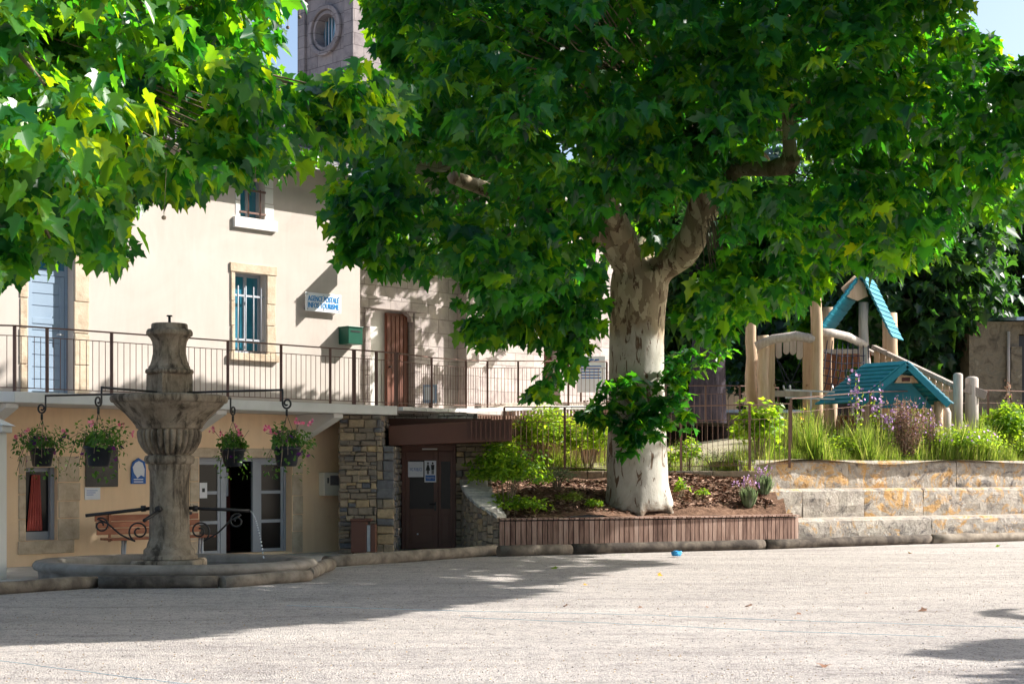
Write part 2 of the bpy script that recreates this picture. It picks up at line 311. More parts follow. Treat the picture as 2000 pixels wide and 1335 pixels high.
def plane_bark():
    m,nt,b,v=new_mat('plane tree bark',0.85,0.2); mv=mapping(nt,v,(1,1,.55))
    c=ramp(nt,noise(nt,mv,2.2,6,.6,.6),[(0.3,(.28,.26,.215)),(0.5,(.42,.395,.34)),(0.7,(.54,.52,.46))])
    # the upper trunk and limbs carry olive and tan plates
    sx=nt.nodes.new('ShaderNodeSeparateXYZ'); nt.links.new(v,sx.inputs[0])
    hi=ramp(nt,math_n(nt,'ADD',math_n(nt,'MULTIPLY',math_n(nt,'SUBTRACT',sx.outputs[2],3.2),.55),math_n(nt,'MULTIPLY',noise(nt,mv,1.3,4,.6),.7)),[(0.45,(0,0,0)),(0.62,(1,1,1))])
    vp=nt.nodes.new('ShaderNodeTexVoronoi'); vp.inputs['Scale'].default_value=5.5; wv=nt.nodes.new('ShaderNodeVectorMath'); wv.operation='ADD'; nz=nt.nodes.new('ShaderNodeTexNoise'); nz.inputs['Scale'].default_value=4.0; nz.inputs['Detail'].default_value=6
    sc_=nt.nodes.new('ShaderNodeVectorMath'); sc_.operation='SCALE'; sc_.inputs['Scale'].default_value=.45; nt.links.new(mv,nz.inputs['Vector']); nt.links.new(nz.outputs['Color'],sc_.inputs[0]); nt.links.new(mv,wv.inputs[0]); nt.links.new(sc_.outputs[0],wv.inputs[1]); nt.links.new(wv.outputs[0],vp.inputs['Vector'])
    pl=ramp(nt,vp.outputs['Color'],[(0.0,(.15,.105,.065)),(0.3,(.24,.185,.12)),(0.5,(.33,.265,.175)),(0.68,(.42,.345,.235)),(0.80,(.55,.48,.34)),(0.95,(.30,.20,.12))])
    c=mixc(nt,hi,c,pl)
    fl=ramp(nt,noise(nt,mapping(nt,v,(1.6,1.6,.42)),4.6,5,.62,.9),[(0.58,(0,0,0)),(0.61,(1,1,1))])
    c=mixc(nt,fl,c,(.13,.085,.055))
    lo=ramp(nt,math_n(nt,'ADD',math_n(nt,'MULTIPLY',sx.outputs[2],-.9),math_n(nt,'MULTIPLY',noise(nt,v,3.0,7,.7,.5),1.1)),[(0.40,(0,0,0)),(0.56,(1,1,1))])
    c=mixc(nt,lo,c,(.17,.125,.09))
    nt.links.new(c,b.inputs['Base Color'])
    bump(nt,b,math_n(nt,'ADD',math_n(nt,'MULTIPLY',fl,-.5),noise(nt,mv,14,8,.7)),.5,.02); return m
M['plane_bark']=plane_bark()
def gravel():
    m,nt,b,v=new_mat('fine boules gravel',0.95,0.15)
    big=ramp(nt,noise(nt,mapping(nt,v,(.35,1,1)),.9,7,.7,.4),[(0.25,(.39,.355,.335)),(0.5,(.475,.435,.41)),(0.75,(.55,.51,.48))])
    bd=ramp(nt,noise(nt,mapping(nt,v,(.22,1.1,1)),1.3,9,.72,.8),[(0.30,(.66,.65,.66)),(0.46,(.95,.95,.95)),(0.6,(1.05,1.05,1.04))])
    big=mixc(nt,1.0,big,bd,'MULTIPLY')
    mid=ramp(nt,noise(nt,v,5.0,10,.86,.3),[(0.34,(.36,.35,.36)),(0.47,(.95,.95,.95)),(0.7,(1.18,1.16,1.13))])
    c=mixc(nt,.9,big,mid,'MULTIPLY')
    vo=nt.nodes.new('ShaderNodeTexVoronoi'); vo.inputs['Scale'].default_value=60; nt.links.new(v,vo.inputs['Vector'])
    sp=ramp(nt,vo.outputs['Color'],[(0.12,(.38,.36,.36)),(0.34,(.95,.95,.95)),(0.9,(1.3,1.27,1.22))])
    c=mixc(nt,.7,c,sp,'MULTIPLY'); nt.links.new(c,b.inputs['Base Color'])
    h=math_n(nt,'ADD',math_n(nt,'MULTIPLY',vo.outputs['Distance'],-.6),math_n(nt,'ADD',noise(nt,v,30,8,.75),math_n(nt,'MULTIPLY',noise(nt,v,2.5,4,.6),1.2)))
    bump(nt,b,h,.9,.035); return m
M['gravel']=gravel()
M['paving']=simple('pale paving',[(0.2,(.48,.45,.41)),(0.8,(.62,.59,.54))],2.0,0.9,0.4,40,.01)

M['leaf_plane']=leaf_mat('plane leaf',[(0.0,(.005,.042,.024)),(0.4,(.011,.086,.027)),(0.75,(.032,.135,.020)),(1.0,(.085,.20,.020))],
                         [(0.0,(.02,.22,.02)),(0.45,(.11,.50,.012)),(0.8,(.46,.84,.008)),(1.0,(.80,.95,.01))],.46,.36,.5)
M['leaf_bright']=leaf_mat('garden shrub leaf',[(0.0,(.05,.13,.015)),(0.5,(.11,.24,.02)),(1.0,(.22,.34,.03))],
                         [(0.0,(.22,.45,.02)),(0.5,(.45,.68,.03)),(1.0,(.66,.80,.04))],.5)
M['leaf_mid']=leaf_mat('basket leaf',[(0.0,(.02,.07,.015)),(0.5,(.05,.14,.02)),(1.0,(.12,.24,.03))],
                         [(0.0,(.06,.2,.02)),(0.5,(.16,.36,.02)),(1.0,(.3,.5,.03))],.4)
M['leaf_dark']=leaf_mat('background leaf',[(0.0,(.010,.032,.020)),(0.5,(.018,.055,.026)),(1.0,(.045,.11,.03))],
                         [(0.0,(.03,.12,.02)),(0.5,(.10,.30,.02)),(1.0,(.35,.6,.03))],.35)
M['grass']=leaf_mat('meadow grass',[(0.0,(.05,.10,.015)),(0.5,(.13,.21,.03)),(0.85,(.26,.32,.07)),(1.0,(.42,.38,.18))],
                         [(0.0,(.2,.38,.02)),(0.5,(.42,.58,.05)),(1.0,(.68,.68,.16))],.45,.6,.2)
M['dry']=leaf_mat('dried stalk',[(0.0,(.16,.08,.05)),(0.5,(.32,.18,.12)),(1.0,(.52,.38,.28))],[(0.0,(.3,.15,.1)),(1.0,(.55,.4,.3))],.3,.8,.1)
M['silver_leaf']=leaf_mat('grey green leaf',[(0.0,(.10,.15,.08)),(0.5,(.18,.24,.14)),(1.0,(.32,.36,.25))],[(0.0,(.2,.35,.1)),(1.0,(.5,.6,.3))],.35,.7,.1)
# ------------------------------------------------------------------ leaves
def _leafshape(kind):
    if kind=='plane':
        R=[(.05,-.02),(.20,-.10),(.42,-.02),(.36,.08),(.33,.17),(.47,.27),(.63,.50),(.45,.46),(.30,.49),(.24,.56),(.27,.70),(.16,.76)]
        pts=[(0,.04)]+R+[(0,1.0)]+[(-x,y) for x,y in reversed(R)]
        k=len(R)
        faces=[list(range(0,k+2)), [k+1]+list(range(k+2,2*k+2))+[0]]
    elif kind=='plane_lo':
        R=[(.38,-.06),(.30,.18),(.60,.48),(.24,.55)]
        pts=[(0,.04)]+R+[(0,1.0)]+[(-x,y) for x,y in reversed(R)]; k=4
        faces=[list(range(0,k+2)), [k+1]+list(range(k+2,2*k+2))+[0]]
    elif kind=='ovate':
        R=[(.22,.15),(.32,.40),(.18,.75)]
        pts=[(0,0)]+R+[(0,1.0)]+[(-x,y) for x,y in reversed(R)]; k=3
        faces=[list(range(0,k+2)), [k+1]+list(range(k+2,2*k+2))+[0]]
    elif kind=='blade':
        pts=[(-.018,0),(.018,0),(.014,.5),(0,1.0),(-.014,.5)]; faces=[[0,1,2,4],[4,2,3]]
    elif kind=='sedge':
        pts=[(-.014,0),(.014,0),(.012,.5),(0,1.0),(-.012,.5)]; faces=[[0,1,2,4],[4,2,3]]
    elif kind=='narrow':
        pts=[(0,0),(.07,.3),(.06,.65),(0,1),(-.06,.65),(-.07,.3)]; faces=[[0,1,2,3,4,5]]
    elif kind=='petal':
        pts=[]; n=5
        for i in range(n):
            a=2*math.pi*i/n
            for da,r in ((-.55,.30),(0,.5),(.55,.30)): pts.append((r*math.cos(a+da),r*math.sin(a+da)))
        faces=[list(range(3*n))]
    elif kind=='chip':
        pts=[(-.25,0),(.25,.05),(.2,1),(-.18,.92)]; faces=[[0,1,2,3]]
    pts=np.array(pts,float)
    if kind in ('blade','narrow','sedge'): z=-(.42 if kind=='sedge' else .30)*pts[:,1]**2
    elif kind=='petal': z=.25*(np.abs(pts).max(1))
    elif kind=='chip': z=np.array([0,.03,0,.04])
    else: z=.16*np.abs(pts[:,0])-.28*pts[:,1]**2
    return pts,z,faces
def unit(a): return a/np.maximum(np.linalg.norm(a,axis=-1,keepdims=True),1e-9)
def leaves(name, B, D, N, L, T, kind, m, parent=None):
    B=np.asarray(B,float); D=unit(np.asarray(D,float)); N=np.asarray(N,float); L=np.asarray(L,float); T=np.asarray(T,float)
    N=unit(N-(N*D).sum(1,keepdims=True)*D); X=np.cross(D,N)
    pts,z,faces=_leafshape(kind); n=len(B); k=len(pts)
    curl=npr.uniform(.2,2.2,(n,1))
    px_=pts[None,:,0]*npr.uniform(.78,1.16,(n,1))+npr.normal(0,.13,(n,1))*pts[None,:,1]**2; z=z[None,:]+npr.normal(0,.12,(n,1))*pts[None,:,0]
    V=B[:,None,:]+L[:,None,None]*(X[:,None,:]*px_[:,:,None]+D[:,None,:]*pts[None,:,1,None]+N[:,None,:]*(z*curl)[:,:,None])
    me=bpy.data.meshes.new(name)
    lt=np.array([len(f) for f in faces]); li=np.concatenate([np.array(f) for f in faces])
    LI=(np.arange(n)[:,None]*k+li[None,:]).ravel(); LT=np.tile(lt,n); LS=np.concatenate([[0],np.cumsum(LT)[:-1]])
    me.vertices.add(n*k); me.vertices.foreach_set('co',V.ravel().astype(np.float32))
    me.loops.add(len(LI)); me.loops.foreach_set('vertex_index',LI.astype(np.int32))
    me.polygons.add(len(LT)); me.polygons.foreach_set('loop_start',LS.astype(np.int32)); me.polygons.foreach_set('loop_total',LT.astype(np.int32))
    at=me.attributes.new('tint','FLOAT','POINT'); at.data.foreach_set('value',np.repeat(np.clip(T,0,1),k).astype(np.float32))
    me.materials.append(m); me.update(calc_edges=True); me.validate()
    o=bpy.data.objects.new(name,me); COL.objects.link(o)
    if parent: o.parent=parent
    return o

def shoots(C, O, per, spread, size, tmean=.5, tsd=.22, droop=.75):
    """leaf arrays for shoots at C growing along O: each carries a spray of leaves"""
    n=len(C); C=np.repeat(C,per,0); O=unit(np.repeat(O,per,0))
    t=npr.uniform(-.5,.5,(len(C),1))*spread
    az=npr.uniform(0,2*np.pi,len(C)); h=np.stack([np.cos(az),np.sin(az),np.zeros(len(C))],1)
    out=unit(h+O*.6)
    B=C+O*t+out*npr.uniform(.04,.16,(len(C),1))*spread/.5
    D=out+np.array([0,0,-1.0])*npr.uniform(.35,1.35,(len(C),1))*droop
    N=np.array([0,0,1.0])*.75+out*.55+npr.normal(0,.38,(len(C),3))
    L=npr.normal(size,size*.27,len(C)).clip(size*.4,size*1.55)
    T=np.repeat(npr.normal(tmean,tsd*.8,n),per)+npr.normal(0,tsd*.6,len(C))
    return B,D,N,L,T

def inpoly(x,y,poly):
    x=np.asarray(x); y=np.asarray(y); r=np.zeros(x.shape,bool); n=len(poly)
    for i in range(n):
        x1,y1=poly[i]; x2,y2=poly[(i+1)%n]
        if y1==y2: continue
        c=((y1>y)!=(y2>y)) & (x < (x2-x1)*(y-y1)/(y2-y1)+x1); r^=c
    return r
S=np.array(SUN)
def proj(Q):
    y=np.maximum(Q[:,1],.5); return 1000+F*Q[:,0]/y, HOR-F*(Q[:,2]-EYE)/y
U=np.array([.701,.713,0]); NB=np.array([-.713,.701,0])         # along the facade; into the facade
D_WALL, D_RAIL, D_CHURCH = 23.3, 22.0, 25.5
def shade_wall(Pt):     # would this leaf shade the sunlit part of the hall's upper wall?
    t=(D_WALL-Pt@NB)/(-(S@NB)); Q=Pt-t[:,None]*S; px,py=proj(Q)
    return (t>0)&(Q[:,2]>2.75)&(px>-60)&((px<750)|((px<1000)&(npr.random(len(px))<.8)))&(py>325+np.clip(620-px,0,200)*-.25)&(Q[:,2]<7.25)
def shade_church(Pt):
    t=(D_CHURCH-Pt@NB)/(-(S@NB)); Q=Pt-t[:,None]*S
    return (t>0)&(Q[:,2]>2.7)&(Q[:,2]<5.9)&(Q[:,0]>-4)&(Q[:,0]<.6)
LIT=[(1345,1078),(1330,1098),(1180,1118),(1230,1128),(1080,1150),(1000,1168),(900,1180),(700,1207),(520,1222),(300,1250),(0,1262),(-400,1270),
     (-400,1500),(1900,1500),(1830,1330),(1960,1300),(2010,1285),(1800,1292),(1740,1280),(1850,1262),(2010,1238),(2400,1230),(2400,1046),(1560,1050)]
def shade_ground(Pt):
    t=Pt[:,2]/S[2]; Q=Pt-t[:,None]*S; o=np.zeros(len(Pt),bool)
    for dx,dy in ((0,0),(.28,0),(-.28,0),(0,.28),(0,-.28)):
        q=Q+np.array([dx,dy,0]); px,py=proj(q); o|=inpoly(px,py,LIT)&(q[:,1]>4)&(q[:,1]<40)
    return o
def clear(pts,base):    # a bough that keeps out of the sunlight falling on the wall and the open ground
    q=np.array([list(p+base) for p in pts]); return not (shade_wall(q).any() or shade_ground(q).any())
def inset(px,py,poly,r,low=None):
    o=np.ones(np.shape(px),bool)
    for dx,dy in ((-r,0),(r,0),(0,-r),(0,low or r)): o&=inpoly(px+dx,py+dy,poly)
    return o
def shade_patch(Pt,z,x0,x1,y0,y1):
    t=(Pt[:,2]-z)/S[2]; Q=Pt-t[:,None]*S
    return (Q[:,0]>x0)&(Q[:,0]<x1)&(Q[:,1]>y0)&(Q[:,1]<y1)

def bush(name,label,cat,c,r,n,size,m,kind='ovate',tm=.5,group=None,stems=14,flowers=None,up=.5,parent=None,shell=.35,ts=.25):
    """a bush, its stems rooted at the base centre c, r = half sizes"""
    root=parent or thing(name,label,cat,c,0,group); rx,ry,rz=r
    d=unit(npr.normal(0,1,(n,3))); d[:,2]=np.abs(d[:,2])*1.0-.25*npr.random(n)
    lump=1+.22*np.sin(d[:,0]*5+rnd.random()*6)+.18*np.sin(d[:,1]*7+d[:,2]*6+rnd.random()*6)
    rad=(npr.random(n)**shell)*lump
    C=np.stack([d[:,0]*rx*rad, d[:,1]*ry*rad, rz*.95+d[:,2]*rz*rad],1); C[:,2]=np.maximum(C[:,2],.04)
    az=npr.uniform(0,6.283,n); h=np.stack([np.cos(az),np.sin(az),np.zeros(n)],1)
    D=h+d*.5+np.stack([0*az,0*az,npr.uniform(-.7,.6,n)],1); N=np.array([0,0,up])+d*.7+npr.normal(0,.35,(n,3))
    leaves('foliage',C,D,N,npr.normal(size,size*.25,n).clip(size*.4),npr.normal(tm,ts,n),kind,m,root)
    if stems:
        mb=MB()
        for i in range(stems):
            a=rnd.uniform(0,6.283); q=rnd.uniform(.3,.9)
            mb.tube([(0.05*math.cos(a),.05*math.sin(a),0),(rx*.4*q*math.cos(a),ry*.4*q*math.sin(a),rz*.7),(rx*q*math.cos(a),ry*q*math.sin(a),rz*rnd.uniform(1.2,1.8))],[.012,.008,.004],5,False)
        mb.build('stem',M['twig'],root)
    if flowers:
        fm,fn,fs=flowers; d2=unit(npr.normal(0,1,(fn,3))); d2[:,2]=np.abs(d2[:,2])*.9+.1; d2[:,1]=-np.abs(d2[:,1])*.8
        d2=unit(d2); C2=np.stack([d2[:,0]*rx*1.05,d2[:,1]*ry*1.05,rz*.95+d2[:,2]*rz*1.05],1)
        leaves('flowers',C2,npr.normal(0,1,(fn,3)),d2+np.array([0,-.5,.2]),npr.normal(fs,fs*.2,fn),npr.random(fn),'petal',fm,root)
    return root
def limb_path(a,b,sag=.0,wob=.15,k=6,seed=0):
    r=random.Random(seed); a=Vector(a); b=Vector(b); L=(b-a).length; out=[]
    for i in range(k+1):
        t=i/k; p=a.lerp(b,t); p.z+=math.sin(t*math.pi)*sag
        if 0<i<k: p+=Vector((r.uniform(-1,1),r.uniform(-1,1),r.uniform(-1,1)))*wob*L/k
        out.append(p)
    return out
# ------------------------------------------------------------------ ground sheets
mb=MB(); mb.add([(-300,-60,0),(300,-60,0),(300,400,0),(-300,400,0)],[(0,1,2,3)])
tag(mb.build('ground',M['gravel']),kind='structure')
def slab_sheet(name,m,pts,z):
    mb=MB(); mb.add([(x,y,z) for x,y in pts],[tuple(range(len(pts)))]); return tag(mb.build(name,m),kind='structure')
slab_sheet('pavement',M['paving'],[(-14,20.0),(-5.6,21.0),(-5.4,22.9),(-2.9,24.6),(-.3,28.9),(-.6,31),(-4,32),(-14,24)],.004)

def frame_empty(name,label,cat,D,group=None):
    return thing(name,label,cat,(NB[0]*D,NB[1]*D,0),math.atan2(U[1],U[0]),group)
def ray(px,D):
    p=(px-1000)/F; Y=D/(.701-.713*p); return Vector((p*Y,Y,0))
def fs(px,D): q=ray(px,D); return q.x*.701+q.y*.713
def fz(px,py,D): return EYE-(py-HOR)/F*ray(px,D).y
def R(x0,y0,x1,y1,D):      # photo rectangle -> local x0,x1,z0,z1 on the facade plane D
    xc=(x0+x1)/2; return fs(x0,D),fs(x1,D),fz(xc,y1,D),fz(xc,y0,D)

def wall_holes(mb,x0,x1,z0,z1,holes,depth=.28,y=0.0):
    """front face at local y with openings; reveals run inwards by depth"""
    xs=sorted({x0,x1,*[h[0] for h in holes],*[h[1] for h in holes]}); zs=sorted({z0,z1,*[h[2] for h in holes],*[h[3] for h in holes]})
    xs=[x for x in xs if x0<=x<=x1]; zs=[z for z in zs if z0<=z<=z1]
    for i in range(len(xs)-1):
        for k in range(len(zs)-1):
            cx,cz=(xs[i]+xs[i+1])/2,(zs[k]+zs[k+1])/2
            if any(h[0]<cx<h[1] and h[2]<cz<h[3] for h in holes): continue
            mb.add([(xs[i],y,zs[k]),(xs[i+1],y,zs[k]),(xs[i+1],y,zs[k+1]),(xs[i],y,zs[k+1])],[(0,1,2,3)])
    for a,b,c,d in holes:
        e=y+depth
        mb.add([(a,y,c),(a,e,c),(a,e,d),(a,y,d)],[(0,1,2,3)]); mb.add([(b,y,c),(b,y,d),(b,e,d),(b,e,c)],[(0,1,2,3)])
        mb.add([(a,y,d),(a,e,d),(b,e,d),(b,y,d)],[(0,1,2,3)]); mb.add([(a,y,c),(b,y,c),(b,e,c),(a,e,c)],[(0,1,2,3)])

# ------------------------------------------------------------------ village hall
hall=frame_empty('village_hall','cream rendered two storey hall with a balcony and ochre ground floor','building',D_WALL)
D=D_WALL
door_u=R(55,498,143,768,D); win2=R(459,534,519,690,D); win3=R(469,340,516,427,D)
x_end=fs(703,D); x_beg=fs(-420,D); SLAB0,SLAB1=2.62,2.79
door_u=(door_u[0],door_u[1],SLAB1,door_u[3]); Z_EAVE=7.32
mb=MB(); wall_holes(mb,x_beg,x_end,SLAB0,Z_EAVE,[door_u,win2,win3])
mb.add([(x_end,0,SLAB0),(x_end,7,SLAB0),(x_end,7,Z_EAVE+.0),(x_end,3.5,Z_EAVE+2.0),(x_end,0,Z_EAVE)],[(0,1,2,3,4)])
mb.add([(x_beg,7,0),(x_end,7,0),(x_end,7,Z_EAVE),(x_beg,7,Z_EAVE)],[(3,2,1,0)])
mb.add([(x_beg,.02,SLAB0),(x_end,.02,SLAB0),(x_end,6.98,SLAB0),(x_beg,6.98,SLAB0)],[(0,1,2,3)])
mb.build('upper_wall',M['cream'],hall)
lw=R(50,930,112,1068,D); fd=R(389,893,570,1085,D); fd=(fd[0],fd[1],.05,fd[3]); lw=(lw[0],lw[1],.42,1.62)
mb=MB(); wall_holes(mb,x_beg,x_end,-.05,SLAB0-.004,[lw,fd]); mb.build('lower_wall',M['ochre'],hall)
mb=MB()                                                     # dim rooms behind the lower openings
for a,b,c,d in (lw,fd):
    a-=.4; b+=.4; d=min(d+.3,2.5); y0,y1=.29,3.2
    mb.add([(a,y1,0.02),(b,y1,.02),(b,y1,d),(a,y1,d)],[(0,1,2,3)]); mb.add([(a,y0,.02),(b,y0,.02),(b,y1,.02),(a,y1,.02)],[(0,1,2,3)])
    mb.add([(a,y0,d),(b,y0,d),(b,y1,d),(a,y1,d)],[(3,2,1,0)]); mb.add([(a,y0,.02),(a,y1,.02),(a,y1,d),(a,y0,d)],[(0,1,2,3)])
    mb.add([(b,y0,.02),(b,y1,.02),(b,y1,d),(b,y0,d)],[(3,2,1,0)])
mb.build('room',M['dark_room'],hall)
# roof: tiled slopes with an overhanging eave
mb=MB(); yo=-.62; zr=Z_EAVE+2.35; rows=18
for i in range(rows):
    t0=i/rows; t1=(i+1)/rows
    ya,yb=yo+(3.5-yo)*t0, yo+(3.5-yo)*t1; za,zb=Z_EAVE-.12+(zr-Z_EAVE+.12)*t0, Z_EAVE-.12+(zr-Z_EAVE+.12)*t1
    nx=60; w=(x_end+.25-x_beg)/nx
    for k in range(nx):
        mb.hexa([(x_beg+k*w+.01,ya,za+.05),(x_beg+(k+1)*w-.01,ya,za+.05),(x_beg+(k+1)*w-.01,yb+.1,zb+.06),(x_beg+k*w+.01,yb+.1,zb+.06),
                 (x_beg+k*w+.01,ya,za+.10),(x_beg+(k+1)*w-.01,ya,za+.10),(x_beg+(k+1)*w-.01,yb+.1,zb+.075),(x_beg+k*w+.01,yb+.1,zb+.075)],rnd.random())
roof=mb.build('roof',M['tiles_grey'],hall)
mb=MB(); mb.hexa([(x_beg,yo+.03,Z_EAVE-.13),(x_end+.22,yo+.03,Z_EAVE-.13),(x_end+.22,3.5,zr-.05),(x_beg,3.5,zr-.05),(x_beg,yo+.03,Z_EAVE-.08),(x_end+.22,yo+.03,Z_EAVE-.08),(x_end+.22,3.5,zr+.02),(x_beg,3.5,zr+.02)])
mb.hexa([(x_beg,3.5,zr-.05),(x_end+.22,3.5,zr-.05),(x_end+.22,7.6,Z_EAVE-.13),(x_beg,7.6,Z_EAVE-.13),(x_beg,3.5,zr+.05),(x_end+.22,3.5,zr+.05),(x_end+.22,7.6,Z_EAVE),(x_beg,7.6,Z_EAVE)])
mb.build('eave_boards',M['slab'],roof)
# upper door with stone jambs
a,b,c,d=door_u
mb=MB(); y=.2
mb.box(a,a+.06,y-.02,y+.06,c,d); mb.box(b-.06,b,y-.02,y+.06,c,d); mb.box(a+.06,b-.06,y-.02,y+.06,d-.06,d)
zt=fz(100,530,D); mb.box(a+.06,b-.06,y-.02,y+.06,zt-.05,zt+.05)
mb.box(a+.06,b-.06,y,y+.05,c,zt-.05)
dr=mb.build('door',M['paint_blue'],hall,bevel=.006)
mb=MB(); n=9
for i in range(n):
    z0=c+.10+(zt-.25-c)*i/n; z1=z0+(zt-.25-c)/n-.012
    mb.box(a+.16,b-.16,y-.018,y,z0,z1)
mb.box(a+.07,a+.16,y-.03,y,c+.02,zt-.06); mb.box(b-.16,b-.07,y-.03,y,c+.02,zt-.06)
mb.box(a+.16,b-.16,y-.03,y,zt-.17,zt-.06); mb.box(a+.16,b-.16,y-.03,y,c+1.22,c+1.32)
mb.build('board_panel',M['paint_blue'],dr,bevel=.004)
mb=MB(); mb.box(a+.06,b-.06,y+.01,y+.03,zt+.05,d-.06); mb.build('transom_pane',M['glass'],dr)
mb=MB(); mb.tube([(b-.12,y-.03,c+1.05),(b-.12,y-.09,c+1.05),(b-.24,y-.09,c+1.05)],.012,6); mb.build('handle',M['metal_grey'],dr)
mb=MB()
def jamb(mb,x0,x1,z0,z1,y0,y1,nn):
    z=z0
    for i in range(nn):
        h=(z1-z0)/nn*rnd.uniform(.8,1.2) if i<nn-1 else z1-z
        mb.box(x0+rnd.uniform(0,.02),x1-rnd.uniform(0,.02),y0+rnd.uniform(-.004,.004),y1,z,z+h-.012,rnd.random()); z+=h
jamb(mb,a-.16,a-.002,c,d+.02,-.02,.25,4); jamb(mb,b+.002,b+.30,c,d+.02,-.02,.25,4); mb.box(a-.2,b+.32,-.022,.24,d+.004,d+.26)
mb.build('door_surround',M['jamb'],hall,bevel=.012)
# windows
def window(h,bars,surround,sill,sname):
    a,b,c,d=h; y=.17; mb=MB(); w=.055
    mb.box(a,a+w,y,y+.06,c,d); mb.box(b-w,b,y,y+.06,c,d); mb.box(a+w,b-w,y,y+.06,c,c+w); mb.box(a+w,b-w,y,y+.06,d-w,d)
    mb.box((a+b)/2-.03,(a+b)/2+.03,y-.004,y+.055,c+w,d-w)
    o=mb.build('window',M['frame_grey'],hall,bevel=.005)
    mb=MB(); mb.box(a+w,b-w,y+.025,y+.035,c+w,d-w); mb.build('pane',M['glass'],o)
    mb=MB(); nv,zs,yb,z0,z1=bars
    for i in range(nv):
        x=a+(b-a)*(i+.6)/nv; mb.tube([(x,yb,z0),(x,yb,z1)],.011,6)
    for z in zs: mb.bar((a-.02,yb+.014,z),(b+.02,yb+.014,z),.02,.035)
    mb.build('bars',M['bars_white'] if nv>3 else M['iron_brown'],o)
    mb=MB(); l,r,t,bt,m,py=surround
    jamb(mb,a-l,a-.002,c,d,-py,.15,3); jamb(mb,b+.002,b+r,c,d,-py,.15,3)
    mb.box(a-l-.02,b+r+.02,-py-.004,.15,d+.002,d+t); mb.box(a-l-.04,b+r+.04,-py-.05,.16,c-bt,c-.002)
    mb.build('surround',m,o,bevel=.01)
h=win2[3]-win2[2]
window(win2,(4,[win2[2]+h*.17,win2[2]+h*.72],.05,win2[2]+.04,win2[3]-.32*h*.5),(.10,.22,.17,.14,M['jamb'],.03),0,'stone')
h=win3[3]-win3[2]
window(win3,(2,[win3[2]+h*.12,win3[2]+h*.62],-.03,win3[2]-.02,win3[2]+h*.66),(.12,.22,.2,.20,M['white'],.012),0,'white')
# lower window with a curtain
a,b,c,d=lw; mb=MB(); y=.16; w=.07
mb.box(a,a+.03,y,y+.06,c,d); mb.box(b-w,b,y-.06,y+.06,c,d); mb.box(a+.03,b-w,y,y+.06,c,c+.14); mb.box(a+.03,b-w,y,y+.06,d-w,d)
o=mb.build('window',M['frame_grey'],hall,bevel=.005)
mb=MB(); mb.box(a+.03,b-w,y+.02,y+.03,c+.14,d-w); mb.build('pane',M['glass_dark'],o)
o['label']='ground floor window with a red curtain'
mb=MB(); k=40; pts=[]
for i in range(k+1):
    t=i/k; pts.append((a+.10+(b-w-.22-a)*t, y-.012+.008*math.sin(t*34)))
for i in range(k):
    (xa,ya),(xb,yb)=pts[i],pts[i+1]; cx=(a+b)/2; q=.55
    mb.add([(xa,ya,c+.16),(xb,yb,c+.16),(cx+(xb-cx)*q,yb,d-.12),(cx+(xa-cx)*q,ya,d-.12)],[(0,1,2,3)],.5,True)
mb.build('curtain',M['curtain'],o)
mb=MB(); jamb(mb,a-.13,a-.002,c-.0,d+.2,-.015,.15,4); jamb(mb,b+.002,b+.42,c-.0,d+.2,-.02,.15,4); mb.box(a-.14,b+.30,-.03,.15,c-.22,c-.003); mb.box(a,b,-.02,.15,d+.002,d+.2)
mb.build('surround',M['jamb'],o,bevel=.012)
# french doors, the middle leaf open
a,b,c,d=fd; y=.2; W=b-a; e=[a+.05,a+W*.335,a+W*.62,a+W*.66,b-.05]
mb=MB(); mb.box(a,a+.05,y-.02,y+.06,c,d); mb.box(b-.05,b,y-.02,y+.06,c,d); mb.box(a+.05,b-.05,y-.02,y+.06,d-.07,d); mb.box(a+W*.285,a+W*.345,y-.012,y+.05,c,d-.07); mb.box(a+W*.63,a+W*.70,y-.012,y+.05,c,d-.07)
o=mb.build('french_door',M['frame_grey'],hall,bevel=.006)
for x0,x1 in ((a+.05,a+W*.285),(a+W*.70,b-.05)):
    mb=MB(); w=.06; dd=d-.07
    mb.box(x0,x0+w,y,y+.045,c,dd); mb.box(x1-w,x1,y,y+.045,c,dd)
    for k in range(4):
        z=c+(dd-c-w)*k/3*(1 if k else 1); mb.box(x0+w,x1-w,y+.001,y+.044,z,z+w)
    mb.build('door_leaf',M['frame_grey'],o,bevel=.004)
    mb=MB(); mb.box(x0+w,x1-w,y+.018,y+.028,c+w,dd-w); g=mb.build('glazing',M['glass_dark'],o)
mb=MB(); mb.box(a+W*.345,a+W*.47,1.2,1.24,c,d-.1); mb.box(a+W*.52,a+W*.63,.9,.94,c,d-.25); mb.build('inner_panel',M['dark_red'],o)
mb=MB(); mb.box(a+.12,a+W*.26,y+.05,y+.06,c+.1,d-.9); mb.build('red_blind',M['dark_red'],o)
mb=MB(); mb.box(a+W*.73,b-.1,y+.05,y+.06,c+.1,c+.5); mb.build('red_blind',M['dark_red'],o)
mb=MB(); x0=a+.14; mb.box(x0,x0+.16,y-.006,y-.001,c+1.02,c+1.30); pp=mb.build('paper_notice',M['paper'],o)
mb=MB(); mb.box(x0+.05,x0+.11,y-.009,y-.007,c+1.13,c+1.2); mb.build('printed_mark',M['ink_black'],pp)
mb=MB(); mb.box(a+W*.54,a+W*.60,.88,.895,d-.72,d-.28); pp=mb.build('inside_poster',M['paper'],o)
mb=MB(); jamb(mb,a-.2,a-.002,.02,d,-.015,.18,5); jamb(mb,b+.002,b+.26,.02,d,-.015,.18,5); mb.box(a-.25,b+.3,-.02,.18,d+.003,d+.17)
mb.build('surround',M['jamb'],o,bevel=.012)
